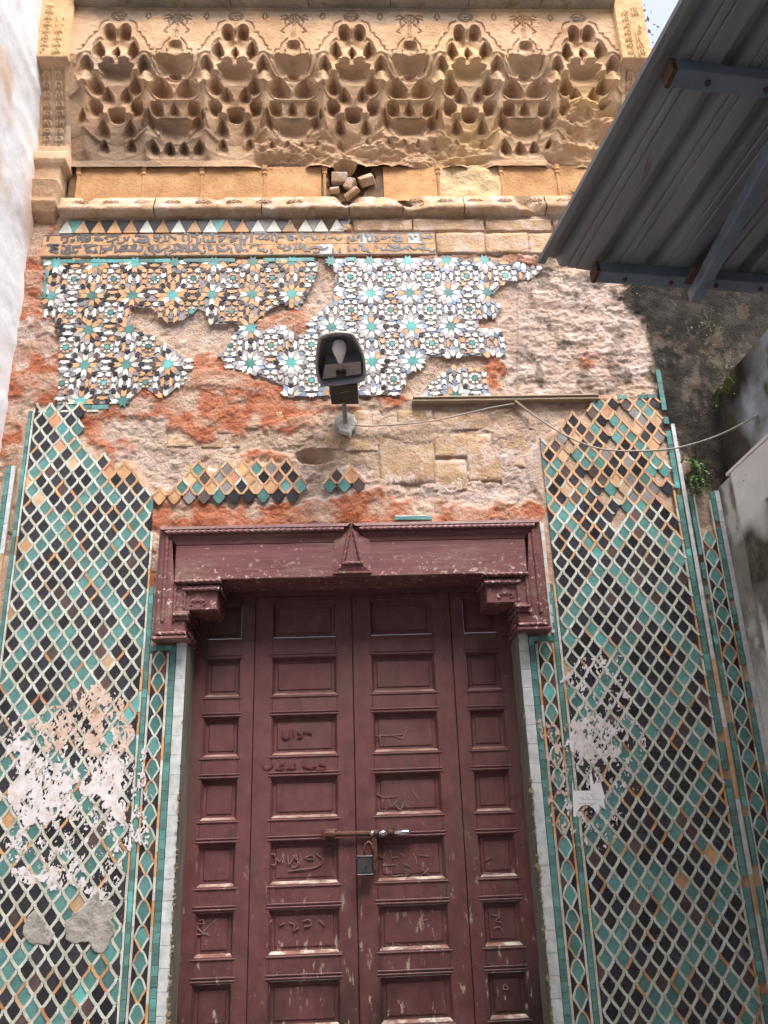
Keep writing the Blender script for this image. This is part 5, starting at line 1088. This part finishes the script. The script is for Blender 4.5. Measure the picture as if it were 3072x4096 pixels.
for k, (pa_, pb_) in enumerate(zip((0, 4), (5, 9))):            # two overlapping sheets
    pr_ = [p for p in prof if pa_ * .19 - 1e-6 <= p[0] <= pb_ * .19 - (0 if k else .10)]
    V = []; F = []
    for l in ls:
        for s, hgt in pr_: V.append(qd * s - rb * (l - (.0 if k == 0 else .0)) + nn * (hgt + (.002 if k else 0)))
    nn_ = len(pr_)
    for i in range(len(ls) - 1):
        for j in range(nn_ - 1): F.append((i * nn_ + j, i * nn_ + j + 1, (i + 1) * nn_ + j + 1, (i + 1) * nn_ + j))
    o = MB().add(V, F).build('corrugated_sheet', 'sheet_metal', roof); sd = o.modifiers.new('thick', 'SOLIDIFY'); sd.thickness = .002
def beam(p, q, w, h_, upv, name, mt='beam_blue', rust=True):
    p = np.array(p); q = np.array(q); d = _n(q - p); sdir = _n(np.cross(d, upv)); uu = np.cross(sdir, d); m = MB()
    V = [c + sdir * a * w / 2 + uu * b * h_ / 2 - O for c in (p, q) for a in (-1, 1) for b in (-1, 1)]
    m.add(V, [(0, 1, 3, 2), (4, 6, 7, 5), (0, 4, 5, 1), (2, 3, 7, 6), (0, 2, 6, 4), (1, 5, 7, 3)]); o = m.build(name, mt, roof)
    bv = o.modifiers.new('bevel', 'BEVEL'); bv.width = .003
    if rust:
        V = [c + sdir * a * (w / 2 + .001) + uu * b * (h_ / 2 + .001) - O for c in (p - d * .003, p + d * .012) for a in (-1, 1) for b in (-1, 1)]
        MB().add(V, [(0, 1, 3, 2), (4, 6, 7, 5), (0, 4, 5, 1), (2, 3, 7, 6), (0, 2, 6, 4), (1, 5, 7, 3)]).build('rusty_end', 'rust', o)
    return o
q1 = S(2372, 1068); beam(q1 - nn * .026, q1 - nn * .026 + pd * 1.2, .06, .05, nn, 'purlin')
q2 = S(2665, 270); beam(q2 - nn * .026, q2 - nn * .026 + pd * 1.1, .06, .05, nn, 'purlin')
e1 = S(2735, 1180); e2 = S(3072, 537); dd = _n(e2 - e1); e1 = e1 - nn * .078; beam(e1 + dd * .07, e1 + dd * 2.0, .05, .05, nn, 'rafter', rust=False)

hexa = [(math.cos(t) * .009, math.sin(t) * .009) for t in np.linspace(0, 2 * math.pi, 7)[:-1]]
V = [tuple(pd * a + rb * b) for a, b in hexa] + [tuple(pd * a + rb * b - nn * .008) for a, b in hexa]
bolt_me = mesh('bolt', V, [tuple(range(6, 12))] + [(i, (i + 1) % 6, (i + 1) % 6 + 6, i + 6) for i in range(6)], 'rust')
for q_, n_ in ((q1, 6), (q2, 5)):                               # bolt heads along the purlins, welded plates at the rafter
    for k in range(n_): link('bolt', bolt_me, roof, tuple(q_ - nn * .051 + pd * (.12 + .19 * k) - O))
for t_ in (.16, 1.0):
    p = e1 + dd * t_ + nn * .028; beam(p - pd * .055, p + pd * .055, .09, .012, nn, 'joint_plate', 'rust', rust=False)
# ================================================================== PLANTS
def leaves(m, c, n, spread, size, rnd, mi=0, droop=.3):
    for _ in range(n):
        p = np.array(c) + rnd.normal(0, 1, 3) * spread; d = _n(rnd.normal(0, 1, 3) + np.array([0, -.6, -droop])); s = _n(np.cross(d, rnd.normal(0, 1, 3))); L = size * rnd.uniform(.6, 1.3)
        m.add([p, p + d * L * .5 + s * L * .24, p + d * L, p + d * L * .5 - s * L * .24], [(0, 1, 2, 3)], mi)
rnd = np.random.default_rng(4)
fc = W(2785, 1880, -.06); fern = thing('fern_plant', 'small bright green fern growing out of the wall corner beside the right tile border', 'plant', (1.66, -.02, 2.93))
fo = np.array([1.66, -.02, 2.93]); m = MB(); ms = MB()
for k in range(34):
    u0 = random.uniform(2755, 2805); v0 = random.uniform(1830, 1950); p0_ = np.array(W(u0, v0, .0)); L = random.uniform(.05, .11); d = _n(np.array([random.gauss(0, .5), -1, random.gauss(.25, .5)]))
    pts = [p0_ + d * L * t + np.array([0, 0, -.05]) * t * t for t in np.linspace(0, 1, 6)]; ms.tube([tuple(p - fo) for p in pts], .0008, 4)
    for p in pts[1:]:
        for s in (-1, 1):
            sd_ = _n(np.cross(d, [0, 0, 1])) * s + np.array([0, -.2, -.25]); L2 = random.uniform(.008, .016); w = _n(np.cross(sd_, d)) * L2 * .35 + d * L2 * .3
            m.add([p - fo, p - fo + sd_ * L2 * .5 + w, p - fo + sd_ * L2, p - fo + sd_ * L2 * .5 - w], [(0, 1, 2, 3)])
m.build('foliage', 'leaf_fern', fern); ms.build('stalks', 'stem', fern)
def tuft(label, c, n, spread, size, mt='leaf_dull', name='weed_tuft', cat='plant'):
    t = thing(name, label, cat, tuple(c)); m = MB(); leaves(m, (0, 0, 0), n, np.array(spread), size, rnd); m.build('foliage', mt, t)
    m = MB()
    for k in range(max(3, n // 14)): d = rnd.normal(0, 1, 3) * np.array(spread) * 1.2; m.tube([(0, .01, 0), tuple(d * .5 + np.array([0, -.005, .005])), tuple(d)], .0008, 4)
    m.build('stalks', 'stem', t); return t
tuft('dull green weeds on the dark damp wall just under the canopy beam', onX(2840, 1300, 1.74) if onX(2840, 1300, 1.74)[2] < 3.44 else W(2840, 1300, -.02), 90, (.05, .03, .05), .016)
tuft('sparse green weeds lower on the dark cement wall above the white ledge', onX(2900, 1500, 1.735), 70, (.01, .05, .06), .014)
tuft('dry weeds at the top of the bare rough plaster under the canopy edge', W(2560, 1130, .0), 60, (.05, .012, .03), .014, 'dry_twig')
tuft('thin creeper line on the white wall above the mildew at the right', onX(2960, 1935, 1.69), 50, (.004, .05, .012), .010, 'dry_twig')
nest = thing('twig_tuft', 'small dark tuft of dry twigs on the ledge beside the canopy edge', 'twigs', tuple(W(2290, 772, -.02))); m = MB()
for k in range(40): d = rnd.normal(0, 1, 3) * np.array([.022, .012, .022]); m.tube([(0, 0, 0), tuple(d)], .0012, 4)
m.build('twigs', 'dry_twig', nest)
# shrub beyond the right end of the portal top
sh = thing('wild_shrub', 'grey green wild shrub growing behind the upper right end of the portal', 'shrub', (1.95, .45, 4.2)); m = MB()
for c, n_ in (((-.10, 0, 1.5), 200), ((-.06, .05, 1.7), 220), ((.02, .1, 1.35), 260), ((-.12, .05, 1.95), 160), ((.10, .1, 1.05), 300), ((-.02, 0, 2.25), 120)): leaves(m, c, n_, np.array([.07, .07, .09]), .035, rnd)
m.build('foliage', 'leaf_far', sh); m = MB(); m.tube([(0, .1, 0), (-.02, .08, .8), (-.06, .05, 1.5), (-.1, .03, 2.1)], [.03, .02, .012, .005], 7); m.tube([(-.02, .08, .8), (.05, .1, 1.1), (.1, .1, 1.4)], [.015, .01, .004], 6); m.build('stem', 'stem', sh)

# ================================================================== GROUND
m = MB(); m.box(-60, 60, -60, 60, -.3, 0); o = m.build('ground', 'ground_stone'); o['kind'] = 'structure'
